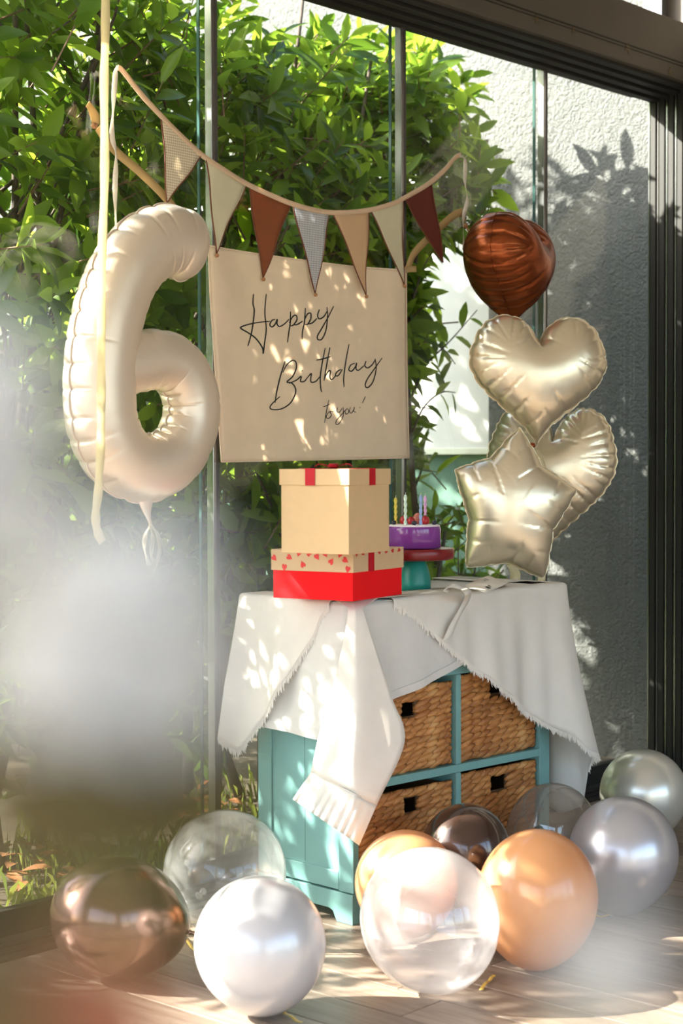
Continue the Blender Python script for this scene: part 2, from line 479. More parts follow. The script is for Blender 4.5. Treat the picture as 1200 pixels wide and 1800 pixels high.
M['wood'] = simple('stand_wood', (.30, .18, .09), .5, 0, .2, 8, stretch=(1, 1, .1))
M['sticker'] = simple('bronze_sticker', (.12, .085, .04), .5, .3)

# ------------------------------------------------------------------ room shell
YG = 3.48          # glass plane
ZT = 2.645         # head of the glazing
XJ = 5.66          # right jamb
X0, Y0, ZC = -2.4, -3.6, 3.6
fl = MB().box((X0, Y0, -.12), (XJ + .1, 3.56, -.012)).build('floor', M['subfloor'], kind='structure')
rnd = random.Random(4)
pw, pl_, k = .145, 1.25, 0
plank_meshes = {}
x = 1.2
while x < XJ - .01:
    w = min(pw, XJ - x)
    off = rnd.uniform(0, pl_)
    y = 0.2 - off
    while y < 3.34:
        y1 = min(y + pl_, 3.34)
        if y1 > .9:
            key = (round(w, 4), round(y1 - y, 4))
            cxp, cyp = x + w/2, (y + y1)/2
            if key not in plank_meshes:
                o = MB().box((x + .0012, y + .0012, -.012), (x + w - .0012, y1 - .0012, 0)).build('plank', M['plank'], fl, bevel=.0012)
                plank_meshes[key] = (o, cyp, cxp)
            else:
                src = plank_meshes[key][0]
                o = src.copy(); COL.objects.link(o); o.parent = fl
                o.location = np.array([cxp, cyp, -.006]) - WLOC[fl.name]
        y = y1
    x += pw
MB().box((X0, Y0, -.012), (1.2 - .001, 3.34, 0)).box((1.2, Y0, -.012), (XJ, .2 - pl_ - .02, 0)).build('plank_field', M['plank'], fl)

# ceiling and the walls behind the camera (with wide openings that let the daylight in)
MB().box((X0, Y0, ZC), (XJ + .3, 3.6, ZC + .15)).build('ceiling', M['ceil'], kind='structure')
wr = MB()
wr.box((XJ, Y0, 0), (XJ + .15, 3.28, ZC))
wr.build('wall_right', M['right_wall'], kind='structure')
wl = MB(); wl.box((X0 - .15, Y0, 0), (X0, 3.6, .5)).box((X0 - .15, Y0, 2.7), (X0, 3.6, ZC))
wl.box((X0 - .15, Y0, .5), (X0, -2.6, 2.7)).box((X0 - .15, 2.6, .5), (X0, 3.6, 2.7)).box((X0 - .15, -.1, .5), (X0, .1, 2.7))
wl.build('wall_left', M['white_wall'], kind='structure')
wb = MB(); yb = Y0
wb.box((X0, yb - .15, 2.7), (XJ, yb, ZC)).box((X0, yb - .15, 0), (XJ, yb, .25))
for a, b in ((X0, -1.9), (-.1, .1), (1.9, 2.1), (3.9, 4.1), (5.3, XJ)): wb.box((a, yb - .15, .25), (b, yb, 2.7))
wb.build('wall_rear', M['white_wall'], kind='structure')

# glazed wall
XM = [-2.4, -1.74, -.9, -.06, .78, 1.62, 2.46, 3.30, 4.137, 4.925, XJ]
ww = empty('window_1', (3.3, YG, 0), kind='structure')
for i in range(len(XM) - 1):
    MB().box((XM[i] + .004, YG, .085), (XM[i+1] - .004, YG + .008, ZT + .01)).build('glass_pane', M['glass'], ww)
    MB().box((XM[i] + .004, YG - .014, .02), (XM[i+1] - .004, YG + .02, .085)).build('bottom_rail', M['frame'], ww, bevel=.002)
for xm in XM[1:-1]:
    MB().box((xm - .011, YG - .016, .02), (xm + .001, YG + .012, ZT)).build('aluminium_profile', M['alu'], ww, bevel=.0015)
    MB().box((xm + .0015, YG - .014, .02), (xm + .015, YG + .012, ZT)).build('grey_profile', M['grey_alu'], ww, bevel=.001)
    MB().box((xm - .045, YG - .001, .06), (xm - .041, YG + .009, ZT)).build('glass_edge', M['glass_edge'], ww)
# sill tracks
for k in range(4):
    y = 3.345 + k * .045
    MB().box((X0, y, -.012), (XJ, y + .034, .004)).build('sill_track', M['frame'], ww, bevel=.001)
MB().box((X0, 3.34, -.03), (XJ, 3.56, -.008)).build('sill_bed', M['frame'], ww)
MB().box((X0, YG - .02, -.01), (XJ, YG + .08, .02)).build('sill_rail', M['alu'], ww)
# head tracks: stepped soffit
for k in range(4):
    y = 3.30 + k * .048
    MB().box((X0, y, ZT - .008 * k), (XJ + .02, y + .036, ZT + .06)).build('head_track', M['frame'], ww, bevel=.0015)
MB().box((X0, 3.29, ZT + .03), (XJ + .02, 3.56, ZT + .08)).build('head_bed', M['frame'], ww)
# jamb: stacked vertical profiles
for k in range(5):
    y = 3.295 + k * .042
    MB().box((XJ - .004 * (4 - k) , y, 0), (XJ + .06, y + .024, ZT + .02)).build('jamb_profile', M['frame'], ww, bevel=.002)
    MB().box((XJ - .004 * (4 - k) - .002, y + .026, .0), (XJ + .05, y + .031, ZT - .01)).build('jamb_fin', M['alu' if k in (1, 2, 4) else 'grey_alu'], ww)
MB().box((XJ + .02, 3.28, 0), (XJ + .12, 3.485, ZC)).build('jamb_post', M['right_wall'], ww)
# beam over the glazing
ZB = 2.875
beam = MB().box((X0, 3.275, ZT + .012), (XJ + .01, 3.58, ZB)).build('trim_1', M['beam'], kind='structure', bevel=.003)
MB().box((X0, 3.272, ZT + .075), (XJ, 3.2755, ZT + .079)).build('beam_groove', M['frame'], beam)
MB().box((X0, 3.272, ZT + .064), (XJ, 3.2755, ZT + .066)).build('beam_groove', M['frame'], beam)
cl = empty('window_2', (3.3, 3.5, ZB), kind='structure')
MB().box((X0, 3.46, ZB), (XJ, 3.468, ZC)).build('glass_pane', M['glass'], cl)
MB().box((XJ - .03, 3.42, ZB), (XJ + .02, 3.5, ZC)).build('frame_post', M['alu'], cl)
MB().box((X0, 3.42, ZC - .05), (XJ, 3.5, ZC)).build('frame_head', M['frame'], cl)

# star stickers on the beam
def star_poly(r, ratio, n=5, rot=PI/2):
    return [((r if i % 2 == 0 else r*ratio) * math.cos(rot + PI*i/n), (r if i % 2 == 0 else r*ratio) * math.sin(rot + PI*i/n)) for i in range(2*n)]
for (u, v, r, lb) in ((1103, 84, .024, 'dark star sticker on the beam below the upper window corner'), (943, 33, .018, 'faint star sticker on the beam above the middle panes'),
                   (1007, 52, .016, 'small faded star sticker on the beam between two others'), (1177, 127, .02, 'rust coloured star sticker at the right end of the beam')):
    p = on_y(u, v, 3.2745)
    sp = star_poly(r, .38, rot=PI/2 + rnd.uniform(-.4, .4))
    tag(MB().prism(sp, 0, .0015, lambda a, b, c, p=p: (p[0] + a, p[1] - c, p[2] + b)).build('star_sticker', M['sticker'], smooth=False), lb, 'sticker', 'star stickers on the beam')

# ------------------------------------------------------------------ outside: stucco wall, ground, garden wall
XW = 5.96
wa, wb_, za, zb = 4.50, 6.6, .42, 2.66
sw = MB()
sw.box((XW, 3.49, -.1), (XW + .25, wa, 4.8)).box((XW, wb_, -.1), (XW + .25, 10, 4.8))
sw.box((XW, wa, -.1), (XW + .25, wb_, za)).box((XW, wa, zb), (XW + .25, wb_, 4.8))
sw.build('wall_outer', M['stucco'], kind='structure')
w3 = empty('window_3', (XW + .1, 5.5, za), kind='structure')
MB().box((XW + .10, wa, za), (XW + .115, wb_, zb)).build('glass_pane', M['dark_glass'], w3)
MB().box((XW + .055, wa + .01, 1.29), (XW + .06, wb_ - .01, zb)).build('roller_blind', M['blind'], w3)
MB().box((XW + .045, wa + .01, 1.262), (XW + .07, wb_ - .01, 1.292)).build('blind_rail', M['sill'], w3, bevel=.003)
MB().box((XW - .03, wa, za - .03), (XW + .1, wb_, za)).build('window_sill', M['sill'], w3)
MB().box((XW + .08, wa, za), (XW + .12, wa + .04, zb)).box((XW + .08, wb_ - .04, za), (XW + .12, wb_, zb)).build('window_frame', M['grey_alu'], w3)
gp = MB()
N = 40
P = []
for i in range(N + 1):
    row = []
    for j in range(N + 1):
        xx = -14 + 30 * i / N; yy = 3.57 + 18 * (j / N) ** 1.6
        row.append((xx, yy, -.02 + .02 * math.sin(xx * 3.1) * math.sin(yy * 2.3)))
    P.append(row)
gp.grid(P).build('ground', M['soil'], smooth=True, kind='structure')
g2 = MB().box((-30, -30, -.3), (30, Y0 - .3, -.05)).box((-30, Y0 - .3, -.3), (X0 - .3, 30, -.1))
g2.build('ground_rear', M['soil'], kind='structure')
gw = MB().box((-9, 9.0, -.1), (XW, 9.2, 2.3)).build('wall_garden', M['garden_wall'], kind='structure')

# ------------------------------------------------------------------ leaves
LT = np.array([(0, 0, 0)] + [q for (s, w) in ((.28, .145), (.58, .165), (.84, .085)) for q in ((s, w, .0), (s, 0, 0), (s, -w, .0))] + [(1, 0, 0)], float)
def leaf_template(droop, fold):
    T = LT.copy()
    T[:, 2] = -droop * T[:, 0] ** 2 + fold * np.abs(T[:, 1])
    return T
LF = [(0, 2, 1), (0, 3, 2), (1, 2, 5, 4), (2, 3, 6, 5), (4, 5, 8, 7), (5, 6, 9, 8), (7, 8, 10), (8, 9, 10)]
TEMPL = [leaf_template(d, f) for d, f in ((.10, .45), (.22, .35), (.02, .6))]
leaf_meshes = {}
def leaf_mesh(mat, k):
    if (mat.name, k) not in leaf_meshes:
        me = bpy.data.meshes.new('leaf'); me.from_pydata(TEMPL[k].tolist(), [], LF); me.materials.append(mat)
        me.polygons.foreach_set('use_smooth', [True] * len(LF)); leaf_meshes[(mat.name, k)] = me
    return leaf_meshes[(mat.name, k)]
def frames(D, UP):
    D = D / np.linalg.norm(D, axis=1, keepdims=True)
    Z = UP - D * np.sum(UP * D, 1, keepdims=True); Z /= np.linalg.norm(Z, axis=1, keepdims=True) + 1e-9
    Y = np.cross(Z, D)
    return np.stack([D, Y, Z], 2)     # columns
def leaf_mass(name, P_, FR, S, K, tint, mat, parent):
    vs_ = np.zeros((len(P_), 11, 3))
    for k in range(3):
        mk = K == k
        if mk.any():
            vs_[mk] = np.einsum('nij,vj->nvi', FR[mk], TEMPL[k]) * S[mk][:, None, None] + P_[mk][:, None, :]
    V = vs_.reshape(-1, 3); org = V.mean(0)
    F = [tuple(i * 11 + a for a in f) for i in range(len(P_)) for f in LF]
    me = bpy.data.meshes.new(name); me.from_pydata((V - org).tolist(), [], F); me.materials.append(mat)
    me.polygons.foreach_set('use_smooth', [True] * len(F))
    at = me.attributes.new('tint', 'FLOAT', 'POINT'); at.data.foreach_set('value', np.repeat(tint, 11).astype(np.float32))
    o = bpy.data.objects.new(name, me); COL.objects.link(o); WLOC[o.name] = org
    o.parent = parent; o.location = org - WLOC[parent.name]; o['kind'] = 'stuff'
    return o
def shrub(name, label, base, centre, radii, n_tips, seed, n_single=300, per=(6, 10), size=(.115, .185), mat='leaf', mat_s='leaf_s', trunks=4, group='garden shrubs beyond the glass', limit=None, cat='shrub', keep=None):
    rg = np.random.default_rng(seed)
    root = empty(name, base, label, cat, group)
    base = np.array(base, float); centre = np.array(centre, float); radii = np.array(radii, float)
    Ps, Ds, Us, Ss = [], [], [], []
    tips = []
    while len(tips) < n_tips:
        d = rg.normal(size=3); d /= np.linalg.norm(d)
        r = rg.uniform(.35, 1) ** .6
        p = centre + radii * d * r
        if p[2] < .12 or p[1] < 3.62: continue
        if p[0] > XW - .12: continue
        if keep is not None and not keep(p): continue
        tips.append((p, d))
    tw = MB()
    for p, d in tips:
        ax = d * np.array([.9, .9, .5]) + np.array([0, 0, .45]) + rg.normal(size=3) * .35
        ax /= np.linalg.norm(ax)
        n = rg.integers(per[0], per[1] + 1); ph = rg.uniform(0, 6.28)
        a = np.cross(ax, [0.3, .2, 1.0]); a /= np.linalg.norm(a); b = np.cross(ax, a)
        L = rg.uniform(.10, .2)
        tw.tube([p - ax * L * 1.5, p - ax * L * .5, p], [.0035, .0025, .0015], 4, caps=False)
        for k in range(n):
            t = k / n; an = ph + k * 2.4
            out = a * math.cos(an) + b * math.sin(an)
            q = p - ax * L * (1 - t)
            spread = 1.15 - .55 * t
            dd = ax * (1 - spread * .55) + out * spread + np.array([0, 0, -.18]) + rg.normal(size=3) * .12
            if q[1] + dd[1] * .12 < 3.55: dd[1] = abs(dd[1]) * .2
            Ps.append(q); Ds.append(dd); Us.append(ax + rg.normal(size=3) * .2); Ss.append(rg.uniform(*size) * (1 - .25 * t))
    Ps = np.array(Ps); Ds = np.array(Ds); Us = np.array(Us); Ss = np.array(Ss)
    FR = frames(Ds, Us); K = rg.integers(0, 3, len(Ps)); tint = rg.uniform(0, 1, len(Ps)) ** 1.4
    # trunks and branches
    for k in range(trunks):
        p0 = base + np.array([rg.uniform(-.25, .25), rg.uniform(-.12, .12), -.02])
        tgt = centre + radii * np.array([rg.uniform(-.7, .7), rg.uniform(-.4, .4), rg.uniform(.3, .8)])
        md = (p0 + tgt) / 2 + rg.normal(size=3) * .12
        pts = spline([p0, md, tgt], 12)
        tb = MB().tube(pts, [.022 * (1 - .7 * i / 11) for i in range(12)], 6).build('trunk', M['bark'], root, smooth=True)
        bb = MB()
        for j in range(10):
            s = rg.integers(3, 11); q = pts[s]
            tp = tips[rg.integers(0, len(tips))][0]
            if np.linalg.norm(tp - q) > 1.3: tp = q + (tp - q) / np.linalg.norm(tp - q) * 1.0
            bb.tube(spline([q, (q + tp)/2 + rg.normal(size=3) * .06, tp], 6), [.009, .008, .007, .005, .004, .003], 5, caps=False)
        bb.build('branches', M['bark'], tb, smooth=True, kind='stuff')
    tw.build('twigs', M['twig'], root, kind='stuff')
    single = np.zeros(len(Ps), bool)
    if n_single:
        q = Ps - CAM; dep = q @ CF_; uu = 600 + FPX * (q @ CR) / dep; vv = 900 - FPX * (q @ CU) / dep
        infr = (uu > 0) & (uu < 1150) & (vv > -10) & (vv < 1500)
        score = np.where(infr, Ss / dep, 0)
        # only the ones in front: prefer near leaves
        score = score * np.where(infr, (dep.max() - dep + .3), 0)
        idx = np.argsort(-score)[:n_single]; idx = idx[score[idx] > 0]
        single[idx] = True
        base_w = WLOC[root.name]
        for i in idx:
            o = bpy.data.objects.new('leaf', leaf_mesh(M[mat], int(K[i]))); COL.objects.link(o)
            o.parent = root
            mm = Matrix.Identity(4)
            for r_ in range(3):
                for c_ in range(3): mm[r_][c_] = FR[i][r_, c_] * Ss[i]
                mm[r_][3] = Ps[i][r_] - base_w[r_]
            o.matrix_local = mm
    rest = ~single
    leaf_mass('leaf_mass', Ps[rest], FR[rest], Ss[rest], K[rest], tint[rest], M[mat_s], root)
    return root

def k_clear(p):     # keep the crown off the pale window and the stucco strip
    u, v, d = project(p)
    return not (u > 735 and v > 400 and v < 1100) and not (u > 862) and not (u > 380 and v < 60 - (u - 380) * .05 + 30 * math.sin(u * .05) and u > 420)
shrub('laurel_shrub', 'tall broad leaved green shrub behind the number balloon, left of the first mullion', (3.15, 4.25, 0), (3.05, 4.35, 2.0), (.85, .6, 1.95), 640, 11, trunks=6)
shrub('laurel_shrub', 'dense green shrub behind the banner and bunting between the glass mullions', (4.15, 4.35, 0), (4.15, 4.40, 1.75), (.85, .62, 1.62), 640, 12, trunks=5, keep=k_clear)
shrub('laurel_shrub', 'bushy green shrub in front of the sunlit stucco wall, top right of the banner', (4.85, 4.5, 0), (5.12, 4.42, 2.0), (.62, .5, 1.2), 460, 13, trunks=2, keep=k_clear)
shrub('laurel_shrub', 'sparse green shrub at the far left edge of the glazing', (1.7, 4.6, 0), (1.55, 4.6, 1.9), (.75, .5, 1.5), 120, 14, n_single=40, trunks=3)
shrub('laurel_shrub', 'bright green low shrub far behind the others near the garden wall', (4.3, 6.8, 0), (4.0, 6.8, 1.0), (1.9, .7, 1.3), 420, 15, n_single=0, mat_s='leaf_far', trunks=3)
shrub('shade_tree', 'tall big leaved tree added beyond the shrubs to cast shade on the stucco wall', (3.7, 6.6, 0), (3.95, 6.5, 3.25), (.95, 1.0, 1.25), 190, 16, n_single=0, size=(.17, .26), trunks=2, cat='tree')  # added mostly out of view so its leaves dapple the stucco with shade
c_low = on_y(775, 960, 4.25)
shrub('young_shrub', 'low young leafy shrub seen behind the cake and star balloon', (c_low[0], c_low[1], 0), c_low + np.array([0, 0, -.05]), (.36, .25, .36), 44, 21, n_single=150, trunks=1, per=(5, 8), size=(.08, .13))
# slender sapling right of the banner
sb = on_y(742, 1040, 4.12)
sap = empty('sapling', (sb[0], sb[1], -.02), 'slender sapling with sparse dark leaves right of the banner edge', 'tree')
def sp_px(keys, Y, n): return spline([on_y(u, v, Y) for u, v in keys], n)
tr = sp_px([(748, 1420), (745, 1100), (740, 1000), (728, 880), (719, 760), (716, 640), (722, 520), (735, 430)], 4.12, 26)
tr[0][2] = -.03
st = MB().tube(tr, [.017 - .009 * i / 25 for i in range(26)], 7).build('trunk', M['bark'], sap, smooth=True)
rs = np.random.default_rng(5)
sbr = [([(722, 700), (750, 640), (790, 600), (838, 545)], 9), ([(724, 760), (745, 715), (775, 690), (800, 690)], 7),
       ([(720, 620), (745, 600), (780, 615), (800, 640)], 7), ([(722, 560), (745, 540), (770, 545)], 5), ([(728, 860), (742, 820), (745, 790)], 4), ([(722, 540), (740, 480), (760, 440)], 6)]
for keys, n in sbr:
    pts = sp_px(keys, 4.12 + rs.uniform(-.06, .06), 12)
    br = MB().tube(pts, [.005 - .003 * i / 11 for i in range(12)], 5).build('branch', M['bark'], sap, smooth=True)
    for k in range(n):
        i = int(2 + 9.4 * k / n); q = pts[min(i, 11)]; t = pts[min(i+1, 11)] - pts[i-1]; t /= np.linalg.norm(t)
        side = np.cross(t, [0, 1, 0]) * (1 if k % 2 else -1)
        dd = t * .6 + side * .75 + rs.normal(size=3) * .25 + np.array([0, 0, -.2])
        fr = frames(dd[None], (np.array([0, -.6, .6]) + rs.normal(size=3) * .3)[None])[0]
        o = bpy.data.objects.new('leaf', leaf_mesh(M['leaf'], int(rs.integers(0, 3)))); COL.objects.link(o); o.parent = sap
        s = rs.uniform(.085, .12); mm = Matrix.Identity(4)
        for a in range(3):
            for b in range(3): mm[a][b] = fr[a, b] * s
            mm[a][3] = q[a] - WLOC[sap.name][a]
        o.matrix_local = mm

# grass and fallen leaves
rg = np.random.default_rng(9)
gv = MB(); tints = []
for i in range(1700):
    x_ = rg.uniform(2.0, 5.2); y_ = 3.58 + rg.uniform(0, 1) ** 1.5 * 1.0
    h = rg.uniform(.025, .085); a = rg.uniform(0, 6.28); l = rg.uniform(.2, .9) * h
    c, s = math.cos(a), math.sin(a); w = .003
    if y_ + l * s * .9 < 3.575: s = abs(s)
    gv.add([(x_ - s*w, y_ + c*w, -.03), (x_ + s*w, y_ - c*w, -.03), (x_ + c*l*.4, y_ + s*l*.4, h*.7), (x_ + c*l, y_ + s*l, h)], [(0, 1, 2), (0, 2, 3)])
    tints += [rg.uniform(0, 1)] * 4
go = gv.build('grass', M['grass'], kind='stuff')
at = go.data.attributes.new('tint', 'FLOAT', 'POINT'); at.data.foreach_set('value', np.array(tints, np.float32))
tag(go, 'strip of thin green grass growing outside along the glass', 'grass')
for i in range(44):
    if i < 24: u, v = rg.uniform(0, 130), rg.uniform(1490, 1552)
    else: u, v = rg.uniform(300, 452), rg.uniform(1392, 1430)
    p = on_z(u, v, .05)
    if p[1] < 3.62: p[1] = rg.uniform(3.62, 3.8)
    o = bpy.data.objects.new('fallen_leaf', leaf_mesh(M['dry_leaf'], i % 3)); COL.objects.link(o)
    a = rg.uniform(0, 6.28)
    o.location = (p[0], p[1], .03 + rg.uniform(0, .04)); o.rotation_euler = (rg.uniform(-.3, .3), rg.uniform(-.25, .35), a)
    s = rg.uniform(.06, .1); o.scale = (s, s * 1.2, s)
    tag(o, 'dry russet leaf lying in the grass outside the glass', 'leaf', 'dry leaves fallen in the grass')

# ------------------------------------------------------------------ cabinet
CA = math.radians(42.1 - 45.2)
CC = on_z(621, 1627, 0)
ex = np.array([math.cos(CA), math.sin(CA), 0]); ey = np.array([-math.sin(CA), math.cos(CA), 0])
def CB(x, y, z): return CC + ex * x + ey * y + np.array([0, 0, z])
CW, CD, CT = .834, .375, .855
cab = empty('basket_cabinet', CB(CW/2, CD/2, 0), 'teal painted wooden cabinet with four open compartments under white cloths', 'cabinet')
def cbox(name, a, b, mat='teal', parent=cab, bevel=.002): return MB().box(a, b, CB).build(name, M[mat], parent, bevel=bevel)
# left side: frame and panel with grooves
cbox('side_panel', (.006, .02, .083), (.022, CD - .01, CT - .02))
cbox('side_stile', (0, 0, .083), (.0215, .055, CT - .02)); cbox('side_stile', (0, CD - .055, .083), (.0215, CD, CT - .02))
cbox('side_rail', (0, .055, .086), (.0215, CD - .055, .135)); cbox('side_rail', (0, .055, CT - .09), (.0215, CD - .055, CT - .02))
for yy in (.19,): cbox('side_groove', (.0055, yy, .14), (.0065, yy + .0008, CT - .09), 'groove', bevel=0)
# plinth with cut-out feet
pl = [(0, 0), (.06, 0), (.068, .012), (.075, .026), (.09, .032), (CD - .09, .032), (CD - .075, .026), (CD - .06, 0), (CD, 0), (CD, .0805), (0, .0805)]
MB().prism(pl, -.003, .0215, lambda a, b, c: CB(c, a, b)).build('side_plinth', M['teal'], cab, bevel=.0015)
pf = [(0, 0), (.07, 0), (.08, .02), (.10, .032), (CW - .10, .032), (CW - .08, .02), (CW - .07, 0), (CW, 0), (CW, .0805), (0, .0805)]
MB().prism([(a + .0 if a > 0 else .022, b) for a, b in pf], 0, .018, lambda a, b, c: CB(a, c, b)).build('front_plinth', M['teal'], cab, bevel=.0015)
cbox('side_panel', (CW - .047, 0, 0), (CW, CD, CT - .02))
cbox('bottom_board', (.0225, .001, .081), (CW - .0475, CD, .096)); cbox('middle_shelf', (.0225, 0, .351), (CW - .0475, CD, .374))
cbox('divider', (.412, -.001, .0965), (.432, CD, .3505)); cbox('divider', (.412, -.001, .3745), (.432, CD, .6285))
cbox('frieze', (.0225, 0, .629), (CW - .0475, CD - .01, CT - .02))
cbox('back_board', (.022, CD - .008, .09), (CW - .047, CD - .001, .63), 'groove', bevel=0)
cbox('top_board', (-.03, -.025, CT - .0195), (CW + .045, CD + .02, CT), bevel=.009)

# baskets
rb = random.Random(3)
def basket(x0, x1, z0, z1, hole, label, yf=.012, teal_seen=False):
    root = empty('basket', CB((x0 + x1)/2, .18, z0), label, 'basket', 'woven baskets in the cabinet')
    hx0, hx1, hz0, hz1 = hole
    yi = yf + .011
    body = MB()
    for a, b in (((x0, yi, z0 + .002), (x1, yi + .006, hz0)), ((x0, yi, hz1), (x1, yi + .006, z1 - .004)), ((x0, yi, hz0), (hx0, yi + .006, hz1)), ((hx1, yi, hz0), (x1, yi + .006, hz1)),
                 ((x0, yi + .006, z0 + .002), (x0 + .006, .34, z1 - .004)), ((x1 - .006, yi + .006, z0 + .002), (x1, .34, z1 - .004)), ((x0, .34, z0 + .002), (x1, .346, z1 - .004)), ((x0, yi, z0), (x1, .346, z0 + .006))):
        body.box(a, b, CB)
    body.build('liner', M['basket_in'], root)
    nrow = int(round((z1 - z0) / .0178)); dz = (z1 - z0) / nrow
    for i in range(nrow):
        zc = z0 + dz * (i + .5)
        for (a, b) in (((x0, x1),) if not (hz0 - .004 < zc < hz1 + .002) else ((x0, hx0), (hx1, x1))):
            x_ = a + .002; mb = MB()
            while x_ < b - .01:
                L = rb.uniform(.045, .07); L = min(L, b - x_ - .002)
                sl = rb.uniform(.22, .42)
                c = CB(x_ + L/2, yf + .006 + rb.uniform(-.002, .002), zc + rb.uniform(-.0015, .0015))
                A0 = (ex * math.cos(sl) + np.array([0, 0, math.sin(sl)])) * (L * .66)
                A0 -= ey * .006
                A2 = (np.array([0, 0, math.cos(sl)]) - ex * math.sin(sl)) * dz * .60
                mb.ellipsoid(c, (A0, -ey * .0095, A2), 8, 5)
                x_ += L * .72
            if mb.v: mb.build('woven_row', M['weave'], root, smooth=True)
    # wrapped rim
    rim = MB()
    for (a, b) in ((x0, x1),):
        x_ = a
        while x_ < b:
            rim.ellipsoid(CB(x_ + .007, yf + .006, z1 - .002), (ex * .0065 + np.array([0, 0, .004]), -ey * .008, np.array([0, 0, .006])), 6, 4); x_ += .0115
    rim.build('rim', M['weave'], root, smooth=True)
    return root
basket(.030, .404, .378, .606, (.20, .262, .528, .572), 'woven basket in the upper left compartment, partly behind the hanging cloth')
basket(.438, .780, .378, .618, (.572, .642, .555, .592), 'pale woven basket in the upper right compartment under the fringed cloth')
basket(.030, .404, .100, .326, (.21, .272, .262, .302), 'woven basket in the lower left compartment above the peach balloon')
basket(.438, .780, .100, .336, (.575, .655, .272, .322), 'woven basket in the lower right compartment behind the dark brown balloon')

# ------------------------------------------------------------------ cloths
OX0, OX1, OY0, OY1 = -.036, CW + .051, -.031, CD + .026
def perim():
    pts = []; r = .035
    def arc(cx, cy, a0, a1):
        for k in range(9):
            a = a0 + (a1 - a0) * k / 8; pts.append((cx + r * math.cos(a), cy + r * math.sin(a), math.cos(a), math.sin(a)))
    pts.append((OX0, OY1, -1, 0))
    arc(OX0 + r, OY0 + r, PI, 1.5 * PI)
    arc(OX1 - r, OY0 + r, 1.5 * PI, 2 * PI)
    pts.append((OX1, OY1, 1, 0))
    P = np.array(pts); d = np.linalg.norm(np.diff(P[:, :2], axis=0), axis=1); s = np.concatenate([[0], np.cumsum(d)])
    return P, s
PP, PS = perim()
def per(t):
    q = [np.interp(t, PS, PP[:, k]) for k in range(4)]
    n = math.hypot(q[2], q[3]); return q[0], q[1], q[2]/n, q[3]/n
T_NEAR = PS[5]; T_RIGHT = PS[14]; T_END = PS[-1]
def t_front(x): return PS[9] + (x - PP[9][0])           # perimeter position of a front local x
def t_left(y): return OY1 - y
def face_front(u, v, off=-.04):
    """pixel -> (local x, z) on the cabinet's front plane"""
    r = ray(u, v); n = ey; p0 = CB(0, OY0 + off, 0); k = ((p0 - CAM) @ n) / (r @ n); p = CAM + r * k - CC
    return p @ ex, p[2]
def face_left(u, v, off=-.01):
    r = ray(u, v); n = ex; p0 = CB(OX0 + off, 0, 0); k = ((p0 - CAM) @ n) / (r @ n); p = CAM + r * k - CC
    return p @ ey, p[2]
def drape(t0, t1, hem, off, flare=lambda t: .06, wave=(.008, 34, 0), nt_=120, nd=26, inset=.09, rows=None, ripple=None):
    """cloth hanging over the edge of the table top: hem(t) = height of its lower edge"""
    P = []
    for i in range(nt_ + 1):
        t = t0 + (t1 - t0) * i / nt_
        x, y, nx, ny = per(t)
        zb = hem(t); row = []
        for k in range(4):
            q = inset * (1 - k / 4)
            row.append(CB(x - nx * q, y - ny * q, CT + off + .0005))
        rr = .012
        Ld = max(0.0, CT + off - zb)
        for k in range(nd + 1):
            if k <= 6:
                an = PI / 2 * k / 6; dn = min(Ld, rr * (1 - math.cos(an))); o_ = off + rr * math.sin(an) - rr
            else:
                dn = rr + max(0.0, Ld - rr) * (k - 6) / (nd - 6); dn = min(dn, Ld); o_ = off
            w = wave[0] * min(1, dn / .25) * (math.sin(wave[1] * t + wave[2]) + .5 * math.sin(wave[1] * 2.3 * t + 1.3))
            o_ += flare(t) * (dn / .5) ** 1.3 + w + wave[0] * min(1, dn / .25)
            row.append(CB(x + nx * o_, y + ny * o_, CT + off - dn))
        P.append(row)
    return P
def fringe(P, parent, mat, seed, ln=(.012, .03), step=.002, idx=-1):
    """loose threads along the hem of a draped cloth"""
    rr = random.Random(seed); mb = MB()
    edge = [np.array(r[idx]) for r in P]
    for a, b in zip(edge[:-1], edge[1:]):
        L = np.linalg.norm(b - a); n = max(1, int(L / step))
        for k in range(n):
            p = a + (b - a) * (k + rr.random()) / n
            l = rr.uniform(*ln); s = ex * rr.uniform(-.4, .4) * l + ey * rr.uniform(-.35, .1) * l
            m1 = p + s * .4 + np.array([0, 0, -l * .55]); m2 = p + s + np.array([0, 0, -l * rr.uniform(.6, 1.0)])
            w = (ex - ey) * .0009
            mb.add([p - w, p + w, m1 + w, m1 - w, m2], [(0, 1, 2, 3), (3, 2, 4)])
    mb.build('fringe', mat, parent, kind='stuff')
def interp_keys(keys):
    keys = sorted(keys); a = [k[0] for k in keys]; b = [k[1] for k in keys]
    return lambda t: float(np.interp(t, a, b))

# B: the plain under cloth over the whole top, hemmed
hb = []
for (u, v) in ((470, 1283), (540, 1303)):
    y, z = face_left(u, v); hb.append((t_left(y), z))
z_left = sum(h[1] for h in hb) / 2
kB = [(0, z_left + .02), (t_left(.02), z_left)]
x_, z_ = face_front(690, 1229, -.01); kB += [(t_front(.03), z_ - .02), (t_front(x_), z_)]
for (u, v) in ((740, 1208), (790, 1182), (826, 1163)):
    x_, z_ = face_front(u, v, -.01); kB.append((t_front(x_), z_))
xB = x_
kB.append((t_front(xB + .08), CT - .02)); kB.append((T_END, CT - .02))
PB = drape(0, T_END, interp_keys(kB), .002, lambda t: .012, (.004, 21, .4), 170, 20, inset=.0)
mbB = MB().grid(PB)
top = [[CB(OX0 + .002 + (OX1 - OX0 - .004) * i / 12, OY0 + .002 + (OY1 - OY0 - .004) * j / 6, CT + .0022) for i in range(13)] for j in range(7)]
mbB.grid(top)
